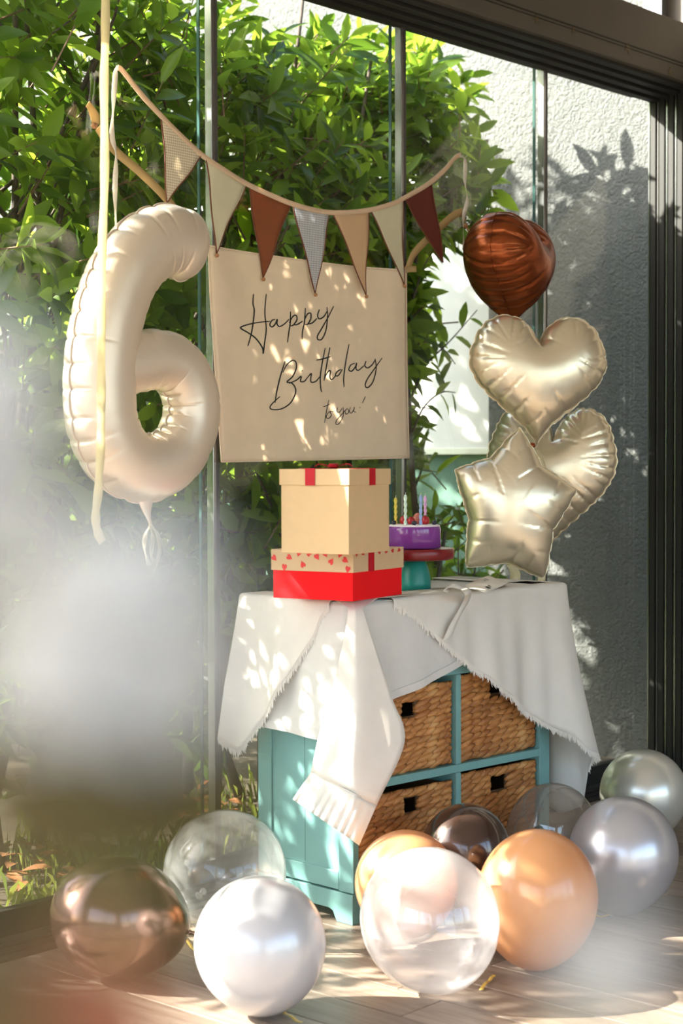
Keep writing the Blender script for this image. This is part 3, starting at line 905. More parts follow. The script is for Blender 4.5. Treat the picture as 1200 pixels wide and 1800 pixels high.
cB = tag(mbB.build('tablecloth', M['linen2'], smooth=True, solid=.0012), 'plain hemmed white cloth covering the cabinet top beneath the fringed ones', 'cloth')
hem = MB()
for i in range(len(PB) - 1):
    a = per(0 + T_END * i / 170)
    if kB[0][0] <= T_END * i / 170 <= t_front(xB):
        pa, pb = np.array(PB[i][-1]), np.array(PB[i+1][-1])
        na = (ex * a[2] + ey * a[3]) * .0022; up = np.array([0, 0, .022])
        hem.add([pa + na, pb + na, pb + na + up, pa + na + up], [(0, 1, 2, 3)])
hem.build('hem', M['linen2'], cB, solid=.001)

# A: fringed cloth over the left side
kA = []
for (u, v) in ((437, 1322), (455, 1293), (490, 1230), (520, 1165), (545, 1120), (556, 1085)):
    y, z = face_left(u, v, -.02); kA.append((t_left(y), z))
kA.append((kA[-1][0] + .035, CT - .005)); kA.insert(0, (-.02, kA[0][1] + .05))
PA = drape(0, kA[-1][0], interp_keys(kA), .007, lambda t: .045 * (1 - .5 * t / .3), (.010, 30, 2.0), 80, 26, inset=.10)
# let the free back corner swing outwards past the edge
for i, row in enumerate(PA):
    f = 1 - i / 80
    for k in range(4, len(row)):
        dn = max(0.0, CT - (row[k][2])); row[k] = row[k] + ey * (.03 * f ** 2 * min(1, dn / .4) ** 1.2)
cA = tag(MB().grid(PA).build('fringed_cloth', M['linen'], smooth=True, solid=.0012), 'white fringed cloth hanging over the left side of the cabinet', 'cloth')
fringe(PA, cA, M['linen'], 1)

# D: fringed cloth over the right half
kD = []
for (u, v) in ((702, 1060), (740, 1082), (780, 1126), (825, 1163), (860, 1190), (905, 1230), (950, 1268), (985, 1290), (1016, 1340)):
    x_, z_ = face_front(u, v, -.03); kD.append((t_front(x_), min(z_, CT)))
tl = kD[-1][0]
kD += [(tl + .012, .17), (tl + .05, .15), (T_RIGHT + .08, .15), (T_END, .35)]
def flD(t): return .02 + .075 * math.exp(-((t - (T_RIGHT - .01)) / .07) ** 2)
PD = drape(kD[0][0], T_END, interp_keys(kD), .009, flD, (.009, 26, .9), 170, 30, inset=.13)
cD = tag(MB().grid(PD).build('fringed_cloth', M['linen'], smooth=True, solid=.0012), 'white fringed cloth draped over the right corner of the cabinet', 'cloth')
nD = [r for r, tt in zip(PD, np.linspace(kD[0][0], T_END, 171)) if tt < tl + .004]
fringe(nD, cD, M['linen'], 2)

# C: the ruffled cloth hanging at the near corner
def dC(u, extra=0): return 4.305 + .52 * abs(u - 624) / FPX * 4.4 - extra
Lc = spline([np.array(p, float) for p in ((613, 1060), (604, 1125), (582, 1215), (562, 1285), (546, 1358))], 30)
Rc = spline([np.array(p, float) for p in ((634, 1060), (657, 1130), (688, 1225), (711, 1303), (662, 1415))], 30)
P = []
for i in range(30):
    row = []
    for j in range(17):
        s = j / 16; q = Lc[i] * (1 - s) + Rc[i] * s
        bulge = .018 * math.sin(PI * s) * (i / 29) + .005 * math.sin(s * 9 + i * .2) * (i / 29)
        d = dC(q[0], bulge) + .10 * max(0, 1 - i / 2.2) * .2
        row.append(at_d(q[0], q[1], d))
    P.append(row)
# carry the top of it back onto the table top
back = [[np.array([p[0], p[1], CT + .014]) + ex * (.035 * (3 - k)) + ey * (.035 * (3 - k)) + (ex - ey) * (j - 8) * .004 * (3 - k) for j, p in enumerate(P[0])] for k in range(3)]
cC = tag(MB().grid(back + P[1:]).build('ruffled_cloth', M['linen'], smooth=True, solid=.0012), 'white cloth with a gathered ruffle hem hanging at the near corner of the cabinet', 'cloth')
S0, S1 = np.array([546, 1358.]), np.array([662, 1415.]); B0, B1 = np.array([514, 1405.]), np.array([631, 1486.])
Rf = []
for i in range(9):
    row = []; f = i / 8
    for j in range(97):
        s = j / 96
        q = (S0 * (1 - s) + S1 * s) * (1 - f) + (B0 * (1 - s) + B1 * s) * f
        pleat = .0032 * f ** .7 * math.sin(s * 2 * PI * 9 + .9 * math.sin(s * 17)) + .010 * f
        row.append(at_d(q[0], q[1], dC(q[0], .018 * math.sin(PI * s)) - pleat))
    Rf.append(row)
MB().grid(Rf).build('ruffle', M['linen'], cC, smooth=True, solid=.001)
seam = MB().tube([p for p in Rf[0][::4]], .0018, 5).build('seam', M['linen'], cC, smooth=True)

# strap and folded cloth label on the table top
zt = CT + .013
sk = [on_z(792, 1037, zt + .012), on_z(815, 1042, zt + .004)]
pts = spline([on_z(788, 1040, zt + .002), on_z(781, 1037, zt + .012), on_z(792, 1030, zt + .022), on_z(812, 1033, zt + .014), on_z(822, 1042, zt + .006),
              CB(*([face_front(815, 1060, -.02)[0], OY0 - .028, CT - .015])), CB(*([face_front(797, 1092, -.03)[0], OY0 - .034, face_front(797, 1092, -.03)[1]])), CB(*([face_front(781, 1122, -.03)[0], OY0 - .040, face_front(781, 1122, -.03)[1]]))], 40)
sl = [ex * .8 + ey * .6 + np.array([0, 0, .1])] * 40
sl = [sl[0] * (1 - i / 39) + (ex + np.array([0, 0, .25])) * (i / 39) for i in range(40)]
tag(MB().ribbon(pts, .038, sl).build('linen_strap', M['linen'], smooth=True, solid=.002), 'loose linen strap looped on the table top and falling over the front', 'strap')
quad = [on_z(806, 1040, zt), on_z(852, 1047, zt), on_z(893, 1025, zt + .006), on_z(858, 1020, zt + .004)]
P = [[(quad[0]*(1-a)+quad[1]*a)*(1-b) + (quad[3]*(1-a)+quad[2]*a)*b + np.array([0, 0, .008 + .006*math.sin(3*a+2*b)]) for a in np.linspace(0, 1, 8)] for b in np.linspace(0, 1, 8)]
card = tag(MB().grid(P).build('folded_card', M['paper'], smooth=True, solid=.002), 'folded cream cloth label with small dark print on the table top', 'label')
mk = MB()
for (a0, b0, a1, b1) in ((.75, .25, .95, .32), (.72, .38, .85, .42), (.2, .7, .4, .72), (.3, .6, .38, .63)):
    def cq(a, b): return (quad[0]*(1-a)+quad[1]*a)*(1-b) + (quad[3]*(1-a)+quad[2]*a)*b + np.array([0, 0, .0105 + .006*math.sin(3*a+2*b)])
    MB().add([cq(a0, b0), cq(a1, b0), cq(a1, b1), cq(a0, b1)], [(0, 1, 2, 3)]).build('print_mark', M['ink'], card)

# ------------------------------------------------------------------ gift boxes
def gift_frame(u, v, z, ang_right):
    c = on_z(u, v, z); a = TH - math.radians(ang_right)
    r_ = np.array([math.cos(a), math.sin(a), 0]); l_ = np.array([-math.sin(a), math.cos(a), 0])
    return lambda x, y, zz: c + r_ * x + l_ * y + np.array([0, 0, zz])
ZBOX = CT + .0155
G1 = gift_frame(620, 1057, ZBOX, 31)
g1 = empty('gift_box', G1(.125, .12, 0), 'flat red gift box with kraft lid printed with red hearts, under the tall box', 'gift box', 'stacked gift boxes')
a1, b1, h1 = .258, .243, .128
MB().box((0, 0, 0), (a1, b1, .09), G1).build('box_body', M['red_board'], g1, bevel=.001)
lid1 = MB().box((-.004, -.004, .073), (a1 + .004, b1 + .004, h1), G1).build('lid', M['kraft_lid'], g1, bevel=.0012)
def heart_poly(s, rot):
    out = []
    for k in range(20):
        t = 2 * PI * k / 20
        x = 16 * math.sin(t) ** 3; y = 13*math.cos(t) - 5*math.cos(2*t) - 2*math.cos(3*t) - math.cos(4*t)
        x *= .72
        out.append((s * (x*math.cos(rot) - y*math.sin(rot)) / 16, s * (x*math.sin(rot) + y*math.cos(rot)) / 16))
    return out
hb_ = [(.02, .105, -1.0), (.062, .1, -2.5), (.105, .112, -.6), (.148, .090, -.9+3.6), (.19, .108, -1.1), (.205, .082, .1), (.24, .105, -.8), (.035, .125, .4), (.08, .123, -.5), (.16, .124, .3), (.012, .082, .2), (.13, .125, 2.4)]
for (y, z, r) in hb_:
    z = min(z, h1 - .008); y = max(.006, min(b1 - .006, y))
    MB().prism(heart_poly(.0105, r), 0, .0008, lambda a, b, c, y=y, z=z: G1(-.0041 - c, y + a, z + b)).build('printed_heart', M['red_foil'], lid1)
for i, x in enumerate((.012, .045, .095, .13, .165, .20, .235)):
    MB().prism(heart_poly(.009, .9 * i), 0, .0008, lambda a, b, c, x=x: G1(x + a, -.0041 - c, h1 - .0075 + b * .8)).build('printed_heart', M['strawberry'], lid1)
MB().box((.072, -.0062, .073), (.100, -.0042, h1 + .001), G1).box((.072, -.006, h1 + .0002), (.100, b1 + .006, h1 + .0015), G1).build('ribbon', M['red_ribbon'], g1)
MB().box((-.003, b1 - .06, h1 + .0002), (.09, b1 - .03, h1 + .0015), G1).build('ribbon', M['red_ribbon'], g1)
G2 = gift_frame(613, 975, ZBOX + h1 + .0018, 31)
g2_ = empty('gift_box', G2(.1, .1, 0), 'tall kraft gift box with red ribbon around its lid, on the red box', 'gift box', 'stacked gift boxes')
a2, b2, h2 = .20, .196, .209
MB().box((0, 0, 0), (a2, b2, .19), G2).build('box_body', M['kraft'], g2_, bevel=.001)
MB().box((-.0035, -.0035, h2 - .040), (a2 + .0035, b2 + .0035, h2), G2).build('lid', M['kraft'], g2_, bevel=.0012)
rbn = MB()
rbn.box((-.0056, .094, h2 - .041), (-.0038, .122, h2 + .001), G2).box((.094, -.0056, h2 - .041), (.122, -.0038, h2 + .001), G2)
rbn.box((-.005, .094, h2), (a2 + .005, .122, h2 + .0014), G2).box((.094, -.005, h2), (.122, b2 + .005, h2 + .0014), G2)
rbn.build('ribbon', M['red_ribbon'], g2_)
bow = MB()
for sgn in (-1, 1):
    for a0 in (0.5, 1.6):
        lp = [np.array(G2(.108 + sgn * (.055 * math.sin(s * PI)) * math.cos(a0), .108 + sgn * (.055 * math.sin(s * PI)) * math.sin(a0), h2 + .002 + .008 * math.sin(s * 2 * PI) ** 2 + .004 * s)) for s in np.linspace(0, 1, 14)]
        bow.ribbon(lp, .022, np.array([-math.sin(a0 + .6), math.cos(a0 + .6), 0]))
bow.build('bow', M['red_ribbon'], g2_, smooth=True, solid=.001)

# ------------------------------------------------------------------ cake on its stand
cs = on_z(730, 1038, CT + .004); zc0 = CT + .0045
def CK(x, y, z): return (cs[0] + x, cs[1] + y, zc0 + z)
stand = empty('cake_stand', CK(0, 0, 0), 'cake stand with a dark red plate on a teal dome foot', 'cake stand')
MB().lathe([(.0435, 0), (.044, .02), (.042, .042), (.036, .066), (.03, .08), (.026, .088)], CK, 40).build('foot', M['pedestal'], stand, smooth=True)
MB().lathe([(.098, .0885), (.107, .091), (.1105, .097), (.1105, .118), (.108, .121), (.104, .1205), (.10, .1195)], CK, 56).build('plate', M['plate'], stand, smooth=True)
zp = .1215
cake = empty('birthday_cake', CK(-.004, 0, zp), 'small round purple glazed cake with white icing top on the red stand', 'cake')
prof = [(.072, zp), (.0755, zp + .003), (.0755, zp + .056), (.074, zp + .061), (.070, zp + .0635)]
CKc = lambda x, y, z: CK(x - .004, y, z)
MB().lathe(prof, CKc, 56).build('glazed_side', M['cake'], cake, smooth=True)
MB().lathe([(.0725, zp + .0615), (.073, zp + .064), (.070, zp + .067), (.02, zp + .0675)], CKc, 48).build('icing', M['icing'], cake, smooth=True)
zk = zc0 + zp + .0675
def cam_off(lat, dep): return np.array([cs[0], cs[1], 0]) + _R * lat + _F * dep
for (lat, dep, h, mt, lb) in ((-.055, .03, .075, 'yellow', 'yellow twisted candle at the left of the cake'), (-.03, -.045, .085, 'mint', 'pale mint twisted candle at the front of the cake'),
                          (.013, -.045, .083, 'blue', 'light blue twisted candle at the front of the cake'), (.03, .04, .08, 'pink', 'pink twisted candle at the back of the cake')):
    p = cam_off(lat, dep); mb = MB()
    nr = 40; vs_ = []; fs = []
    for i in range(nr + 1):
        z = zk - .006 + (h + .006) * i / nr
        for k in range(10):
            a = 2 * PI * k / 10
            r = .0041 * (1 + .28 * math.cos(2 * (a - i * .42)))
            vs_.append((p[0] + r * math.cos(a), p[1] + r * math.sin(a), z))
    for i in range(nr):
        for k in range(10): fs.append((i*10+k, i*10+(k+1) % 10, (i+1)*10+(k+1) % 10, (i+1)*10+k))
    fs.append(tuple(range(10))[::-1]); fs.append(tuple(nr*10+k for k in range(10)))
    cd = empty('candle', (p[0], p[1], zk), lb, 'candle', 'candles on the cake')
    mb.add(vs_, fs).build('wax', M['candle_' + mt], cd, smooth=True)
    MB().tube([(p[0], p[1], zk + h - .002), (p[0] + .0005, p[1], zk + h + .004), (p[0] + .0015, p[1], zk + h + .007)], .0007, 5).build('wick', M['wick'], cd)
for (lat, dep, lb) in ((-.062, -.02, 'blueberry at the left rim of the cake'), (-.006, -.064, 'blueberry at the front rim of the cake'), (.052, -.036, 'blueberry at the right rim of the cake')):
    p = cam_off(lat, dep); r = .0075
    bo = MB().lathe([(.001, 0), (.005, .0008), (.0075, .005), (.0072, .009), (.005, .0115), (.0035, .012), (.003, .0105)], lambda x, y, z, p=p: (p[0] + x, p[1] + y, zk - .0005 + z), 14).build('blueberry', M['berry'], smooth=True)
    tag(bo, lb, 'berry', 'berries on the cake')
for (lat, dep, sc, mt, lb) in ((-.032, .02, 1.0, 'strawberry', 'red strawberry at the left back of the cake top'), (-.012, -.005, .9, 'strawberry', 'red strawberry in the middle of the cake top'), (.028, -.002, 1.0, 'strawberry', 'red strawberry behind the blue candle'), (.008, .03, 1.25, 'fig', 'cut pink fig half at the back of the cake top')):
    p = cam_off(lat, dep)
    bo = MB().lathe([(.004 * sc, 0), (.010 * sc, .002 * sc), (.0125 * sc, .009 * sc), (.011 * sc, .017 * sc), (.006 * sc, .023 * sc), (.001, .0255 * sc)], lambda x, y, z, p=p: (p[0] + x, p[1] + y, zk - .0005 + z), 18)
    e = empty('strawberry' if mt == 'strawberry' else 'fig', (p[0], p[1], zk), lb, 'fruit', 'berries on the cake')
    bo.build('flesh', M[mt], e, smooth=True)
    sp_ = MB()
    for k in range(7 if mt == 'strawberry' else 3):
        a = k * .9; q = np.array([p[0], p[1], zk + .024 * sc])
        sp_.add([q, q + np.array([math.cos(a) * .007, math.sin(a) * .007, -.001]), q + np.array([math.cos(a + .3) * .011, math.sin(a + .3) * .011, .003]), q + np.array([math.cos(a + .6) * .007, math.sin(a + .6) * .007, -.001])], [(0, 1, 2, 3)])
    sp_.build('calyx', M['stem'], e)

# ------------------------------------------------------------------ banner
YB = YG - .022
TL, TR, BL, BR = (361, 432), (711, 476), (384, 812), (718, 805)
c4 = [on_y(u, v, YB) for u, v in (TL, TR, BL, BR)]
def ban_off(a, b):
    return -(.004 + .006 * math.sin(5.2 * a + 1.1 * b) * b + .005 * math.sin(9 * a * a + 2.0 * b) * (1 - .4 * b) + .008 * math.exp(-((a - b * .35) / .06) ** 2) * (1 - b) ** 2 + .006 * math.exp(-((a - .93) / .05) ** 2))
def ban(a, b, lift=0.0):
    p = (c4[0]*(1-a)+c4[1]*a)*(1-b) + (c4[2]*(1-a)+c4[3]*a)*b
    p = p + np.array([0, ban_off(a, b) - lift, 0])
    p[2] += -.008 * math.sin(PI * a) * (1 - b)
    return p
bn = empty('banner', c4[2], 'square cream cloth banner with black script birthday greeting hung on the glass', 'banner')
MB().grid([[ban(a, b) for a in np.linspace(0, 1, 49)] for b in np.linspace(0, 1, 49)]).build('canvas', M['banner'], bn, smooth=True, solid=.0012)
for edge in ([ban(a, 0) for a in np.linspace(0, 1, 30)], [ban(a, 1) for a in np.linspace(0, 1, 30)], [ban(0, b) for b in np.linspace(0, 1, 30)], [ban(1, b) for b in np.linspace(0, 1, 30)]):
    MB().tube(edge, .0022, 5).build('hem', M['banner'], bn, smooth=True)
# homography-free inverse: pixel -> (a, b) by Newton on the projected bilinear patch
def px_ab(u, v):
    tgt = on_y(u, v, YB); a = b = .5
    for _ in range(12):
        p = (c4[0]*(1-a)+c4[1]*a)*(1-b) + (c4[2]*(1-a)+c4[3]*a)*b
        da = (c4[1]-c4[0])*(1-b) + (c4[3]-c4[2])*b; db = (c4[2]-c4[0])*(1-a) + (c4[3]-c4[1])*a
        J = np.array([[da[0], db[0]], [da[2], db[2]]]); e = np.array([tgt[0]-p[0], tgt[2]-p[2]])
        s = np.linalg.solve(J, e); a += s[0]; b += s[1]
    return a, b
STR = [
 ('letter_h', [[(303,285),(300,335),(306,370),(300,430),(286,500),(268,562)], [(370,283),(363,350),(362,400),(368,470),(358,545),(350,600),(346,570),(312,522),(270,492),(232,470),(242,458),(290,443),(345,433),(388,429)]]),
 ('letter_a', [[(416,417),(398,424),(387,447),(399,458),(416,442),(426,418),(425,442),(438,455),(463,442),(490,415)]]),
 ('letter_p', [[(497,375),(495,435),(487,490),(480,540)], [(490,435),(508,402),(526,394),(531,418),(512,446),(497,452)], [(512,446),(535,442),(562,425)]]),
 ('letter_p', [[(577,355),(572,430),(562,480),(560,522)], [(570,425),(588,388),(606,383),(607,412),(591,440),(576,443)], [(591,440),(615,434),(642,410)]]),
 ('letter_y', [[(655,362),(645,392),(654,412),(680,400),(698,372)], [(697,350),(701,400),(692,475),(670,520),(648,522),(646,502),(668,465),(703,405),(735,345)]]),
 ('letter_b', [[(468,640),(444,715),(423,800),(413,862)], [(455,700),(478,658),(508,635),(527,645),(528,680),(508,722),(478,750),(503,755),(523,778),(525,812),(498,862),(450,893),(400,898),(386,886),(402,862),(440,828)]]),
 ('letter_i', [[(490,758),(530,740),(556,720),(553,746),(574,746),(592,725)], [(561,688),(563,692)]]),
 ('letter_r', [[(592,725),(613,704),(610,730),(613,750),(638,746),(662,720)]]),
 ('letter_t', [[(690,568),(675,640),(664,720),(667,780),(673,802)], [(640,633),(680,625),(720,614)]]),
 ('letter_h', [[(716,565),(702,640),(685,742)], [(685,735),(704,697),(720,690),(717,722),(728,736),(750,716)]]),
 ('letter_d', [[(778,682),(757,694),(748,714),(764,714),(785,682)], [(820,548),(804,635),(793,720),(794,776)]]),
 ('letter_a', [[(850,650),(829,660),(819,684),(834,692),(852,671),(859,650),(856,678),(868,688),(896,664)]]),
 ('letter_y', [[(906,640),(900,664),(914,676),(936,660),(950,636)], [(950,628),(956,680),(941,748),(916,780),(902,771),(911,738),(943,688),(985,625)]]),
 ('letter_t', [[(713,845),(700,905),(690,968)], [(682,881),(700,876),(719,867)]]),
 ('letter_o', [[(720,905),(706,918),(699,938),(714,943),(727,926),(721,908),(740,907)]]),
 ('letter_y', [[(761,885),(757,905),(769,911),(785,890)], [(790,884),(791,928),(772,968),(753,975),(755,955),(784,921),(800,901)]]),
 ('letter_o', [[(813,890),(800,904),(805,921),(819,911),(815,892)]]),
 ('letter_u', [[(828,885),(822,905),(832,916),(845,897),(847,884),(845,905),(856,911)]]),
 ('exclamation_mark', [[(903,828),(897,842),(887,864)], [(873,884),(876,888)]]),
]
for nme, strokes in STR:
    mb = MB()
    for s in strokes:
        small = s[0][1] > 820 and s[0][0] > 600
        n = max(6, len(s) * 6)
        px = spline([np.array(p, float) for p in s], n)
        ab = [px_ab(340 + p[0] / 3, 420 + p[1] / 3) for p in px]
        pts = [ban(a, b, .0018) for a, b in ab]
        wd = .0028 if small else .0046
        P = []
        for i in range(n):
            t = pts[min(i+1, n-1)] - pts[max(i-1, 0)]; sd = np.cross(t, [0, 1, 0]); L = np.linalg.norm(sd)
            sd = sd / L if L > 1e-9 else np.array([1., 0, 0])
            w = wd * (.6 + .4 * math.sin(PI * min(1, max(0, i / (n - 1)))) ** .5)
            w *= .8 + .35 * abs(t[2]) / (np.linalg.norm(t) + 1e-9)
            P.append([pts[i] - sd * w / 2, pts[i] + sd * w / 2])
        mb.grid(P)
    mb.build(nme, M['ink'], bn, solid=.0004)
# side ribbons of the banner
def flat_ribbon(keys, Y, w, n=24, tw=0.0, name='ribbon', mat='tan_ribbon', parent=None, solid=.0008, dy=None):
    pts = [on_y(q[0], q[1], Y + (dy(i) if dy else 0)) for i, q in enumerate(spline([np.array(k, float) for k in keys], n))]
    sides = []
    for i in range(n):
        t = pts[min(i+1, n-1)] - pts[max(i-1, 0)]; s = np.cross(t, [0, 1, 0]); s /= np.linalg.norm(s)
        an = tw * math.sin(i * .55); sides.append(s * math.cos(an) + np.array([0, 1, 0]) * math.sin(an))
    return MB().ribbon(pts, w, sides).build(name, M[mat], parent, smooth=True, solid=solid)
flat_ribbon([(716, 474), (728, 445), (760, 412), (795, 380), (814, 372)], YB - .006, .026, parent=bn, name='tie_ribbon')
flat_ribbon([(706, 476), (720, 473), (732, 473)], YB - .008, .02, 8, parent=bn, name='tie_ribbon')
flat_ribbon([(364, 436), (330, 400), (295, 352), (250, 306), (210, 272), (188, 248), (172, 224)], YB - .006, .026, parent=bn, name='tie_ribbon')
flat_ribbon([(168, 218), (167, 205), (161, 193), (154, 182)], YB - .01, .026, 10, .3, parent=bn, name='tie_tail')
for (u, v) in ((166, 221), (818, 397)):
    p = on_y(u, v, YB - .012)
    MB().ellipsoid(p, (np.array([.010, 0, .004]), np.array([0, .007, 0]), np.array([-.003, 0, .008])), 10, 6).build('tie_knot', M['bead'], bn, smooth=True)
flat_ribbon([(812, 368), (817, 385), (820, 400), (828, 412)], YB - .012, .012, 8, .4, parent=bn, name='tie_tail')

# ------------------------------------------------------------------ bunting
YU = YB - .016
bt = empty('bunting', on_y(500, 440, YU), 'bunting of seven cloth pennants on a beige tape across the glass', 'bunting')
tape_px = [(207, 119), (216, 125), (250, 168), (290, 211), (330, 250), (358, 275), (400, 303), (435, 324), (480, 345), (515, 359), (560, 371), (600, 374), (650, 369), (690, 358), (710, 348), (750, 325), (780, 300), (800, 277), (810, 272)]
flat_ribbon(tape_px, YU, .0155, 70, .1, 'tape', 'tape', bt, .0025)
flat_ribbon([(808, 272), (817, 282), (817, 320), (821, 352), (814, 385), (815, 440)], YU - .002, .014, 30, .7, 'tape_end', 'white_ribbon', bt, .001)
flat_ribbon([(207, 118), (203, 130), (199, 190), (197, 240), (204, 272), (202, 330), (204, 405)], YU - .004, .014, 40, .6, 'tape_end', 'white_ribbon', bt, .001)
FL = [((283, 205), (355, 271), (284, 359), 'flag_dot_beige', 'beige dotted pennant'), ((361, 277), (433, 325), (379, 446), 'flag_cream', 'cream pennant'), ((438, 327), (511, 361), (461, 488), 'flag_brown', 'rust brown pennant'),
      ((515, 362), (579, 374), (549, 516), 'flag_dot_grey', 'pale grey dotted pennant'), ((584, 374), (648, 372), (638, 519), 'flag_tan', 'tan pennant'), ((651, 370), (708, 350), (710, 500), 'flag_cream', 'cream pennant at the right'), ((711, 347), (758, 321), (772, 462), 'flag_dark', 'dark brown pennant')]
for i, (a, b, c, mt, lb) in enumerate(FL):
    A, B, C = [on_y(*q, YU + .0015) for q in (a, b, c)]
    n = 14; rows = []; curl = (.02, .018, .012, .010, .014, .02, .03)[i]; ph = i * 1.7
    Lside, Rside = [], []
    for j in range(n + 1):
        s = j / n; row = []
        l = A*(1-s)+C*s; r = B*(1-s)+C*s
        for k in range(9):
            w = k / 8; p = l*(1-w)+r*w
            wv = math.sin(PI * s) * .35
            p = p + np.array([0, -curl * s * (math.sin(ph + 3.0 * w * (1 - s) + 2.2 * s) * .6 + .6), 0])
            p = p + (C - (A+B)/2) * 0 + np.array([.006 * math.sin(s * 5 + ph) * s * (1 - s) * 4, 0, 0])
            row.append(p)
        rows.append(row); Lside.append(row[0]); Rside.append(row[-1])
    fo = MB().grid(rows).build('pennant', M[mt], bt, smooth=True, solid=.0012); fo['label'] = lb
    MB().tube(Lside, .0022, 5).tube(Rside, .0022, 5).build('stitched_edge', M['stitch'], fo, smooth=True)
    tip = rows[-1][4]
    if i not in (0, 6):
        MB().ellipsoid(tip + np.array([0, -.002, -.005]), (np.array([.006, 0, 0]), np.array([0, .006, 0]), np.array([0, 0, .006])), 10, 6).build('bead', M['bead'], fo, smooth=True)
# strips of clear tape that hold the strings on the glass
for i, (u, v, w, h, r, lb) in enumerate(((212, 128, .075, .03, .5, 'strip of clear tape at the upper left end of the bunting'), (806, 300, .06, .04, -.2, 'strip of clear tape at the upper right end of the bunting'), (800, 395, .06, .04, .5, 'strip of clear tape on the tan ribbon beside the brown heart'), (820, 350, .05, .05, 0, 'square of clear tape above the brown heart'))):
    p = on_y(u, v, YG - .0035); c, s = math.cos(r), math.sin(r)
    P = [[np.array([p[0] + a*c - b*s, p[1] - .0005 * math.sin(40 * a), p[2] + a*s + b*c]) for a in np.linspace(-w/2, w/2, 7)] for b in np.linspace(-h/2, h/2, 4)]
    tag(MB().grid(P).build('clear_tape', M['clear_tape'], solid=.0004), lb, 'tape', 'strips of clear tape on the glass')
# ------------------------------------------------------------------ the number balloon
Y6 = 3.225
path_px = [(318, 430), (290, 424), (252, 440), (216, 484), (193, 545), (180, 610), (175, 690), (183, 755), (213, 806), (262, 822), (308, 798), (334, 745), (333, 690), (308, 645), (272, 632), (236, 638), (200, 645)]
ctr = spline([on_y(u, v, Y6) for u, v in path_px], 400)
ctr = np.array(ctr)
d = np.linalg.norm(np.diff(ctr, axis=0), axis=1); sl_ = np.concatenate([[0], np.cumsum(d)]); LEN = sl_[-1]
rg6 = np.random.default_rng(66)
NS, NA = 460, 72
def c_at(s): return np.array([np.interp(s, sl_, ctr[:, k]) for k in range(3)])
creases = []
s = .02
while s < LEN - .05:
    creases.append((s, rg6.choice([.3, .4, .55, .95]), rg6.uniform(.0022, .0038), rg6.uniform(-.25, .25))); s += rg6.uniform(.038, .062)
P = []; sideL, sideR = [], []
A6, B6 = .094, .082
cap = .085
for i in range(NS + 1):
    sN = i / NS
    # rounded end: denser sampling near the cap
    if i < 40:
        ang = PI/2 * i / 40; s = -cap * .75 * math.cos(ang) ; rad = math.sin(ang) ** .85
        base = c_at(0) + (c_at(0) - c_at(.03)) / np.linalg.norm(c_at(0) - c_at(.03)) * (-s)
        t = c_at(.03) - c_at(0); s_eff = 0.0
    else:
        s_eff = (i - 40) / (NS - 40) * LEN; base = c_at(s_eff); rad = 1.0
        t = c_at(min(LEN, s_eff + .012)) - c_at(max(0, s_eff - .012))
    t /= np.linalg.norm(t)
    out = np.array([0, -1.0, 0]); sd = np.cross(t, out)      # in-plane side vector
    # taper towards the tucked end of the loop
    tp = 1 - .16 * smoothstep(LEN * .45, LEN * .75, s_eff)
    row = []
    for k in range(NA):
        an = 2 * PI * k / NA
        ca, sa = math.cos(an), math.sin(an)
        r = 1.0; edge = abs(ca)
        for (cs_, ln, wd, sk) in creases:
            dd = abs(s_eff - cs_)
            if dd > .03: continue
            g = math.exp(-(dd / wd) ** 2); g2 = math.exp(-(dd / .012) ** 2)
            reach = smoothstep(1 - ln, 1, edge)
            r -= .05 * g * reach ** 1.1 + (.07 if ca < 0 else .035) * g2 * smoothstep(.78, 1, edge)
        # mild pinched seam
        x_ = A6 * tp * rad * r * ca; y_ = B6 * tp * rad * r * (abs(sa) ** .92) * (1 if sa > 0 else -1)
        row.append(base + sd * x_ + out * y_)
    P.append(row)
    sideR.append(row[0] + sd * .005); sideL.append(row[NA // 2] - sd * .005)
n6 = empty('number_balloon', c_at(LEN * .55) - np.array([0, 0, .1]), 'large ivory foil balloon in the shape of the number six', 'balloon')
vs_ = [p for r in P for p in r]; fs = []
for i in range(NS):
    for k in range(NA):
        k2 = (k + 1) % NA; fs.append((i*NA+k, (i+1)*NA+k, (i+1)*NA+k2, i*NA+k2))
fs.append(tuple(NS*NA + k for k in range(NA)))
MB().add(vs_, fs).build('foil_body', M['foil6'], n6, smooth=True)
# welded seam flange along both sides
def flange(side, innr, nme):
    Q = []
    for i in range(0, NS + 1, 1):
        Q.append([innr[i], side[i]])
    MB().grid(Q).build(nme, M['foil6'], n6, smooth=True, solid=.0006)
flange(sideR[30:], [r[0] for r in P][30:], 'seam_flange') if False else None
inR = [r[0] for r in P]; inL = [r[NA // 2] for r in P]
MB().grid([[inR[i], sideR[i]] for i in range(20, NS - 60)]).build('seam_flange', M['foil6'], n6, smooth=True, solid=.0006)
MB().grid([[inL[i], sideL[i]] for i in range(20, NS - 60)]).build('seam_flange', M['foil6'], n6, smooth=True, solid=.0006)
# filling neck and its sheer bow
nb = on_y(255, 882, Y6)
npts = [nb + np.array([0, 0, .02]), on_y(258, 897, Y6), on_y(262, 912, Y6 - .005), on_y(265, 922, Y6 - .005)]
MB().tube(spline(npts, 10), [.03, .026, .02, .015, .011, .009, .007, .006, .006, .005], 14, flat=.35, up=(1, 0, 0)).build('filling_neck', M['foil6'], n6, smooth=True)
for keys in ([(265, 922), (256, 940), (254, 965), (262, 995)], [(265, 922), (276, 938), (281, 965), (272, 1000), (262, 1015)], [(264, 922), (268, 945), (266, 975), (272, 990)]):
    flat_ribbon(keys, Y6 - .012, .012, 20, .5, 'bow_tail', 'organza', n6, .0003)

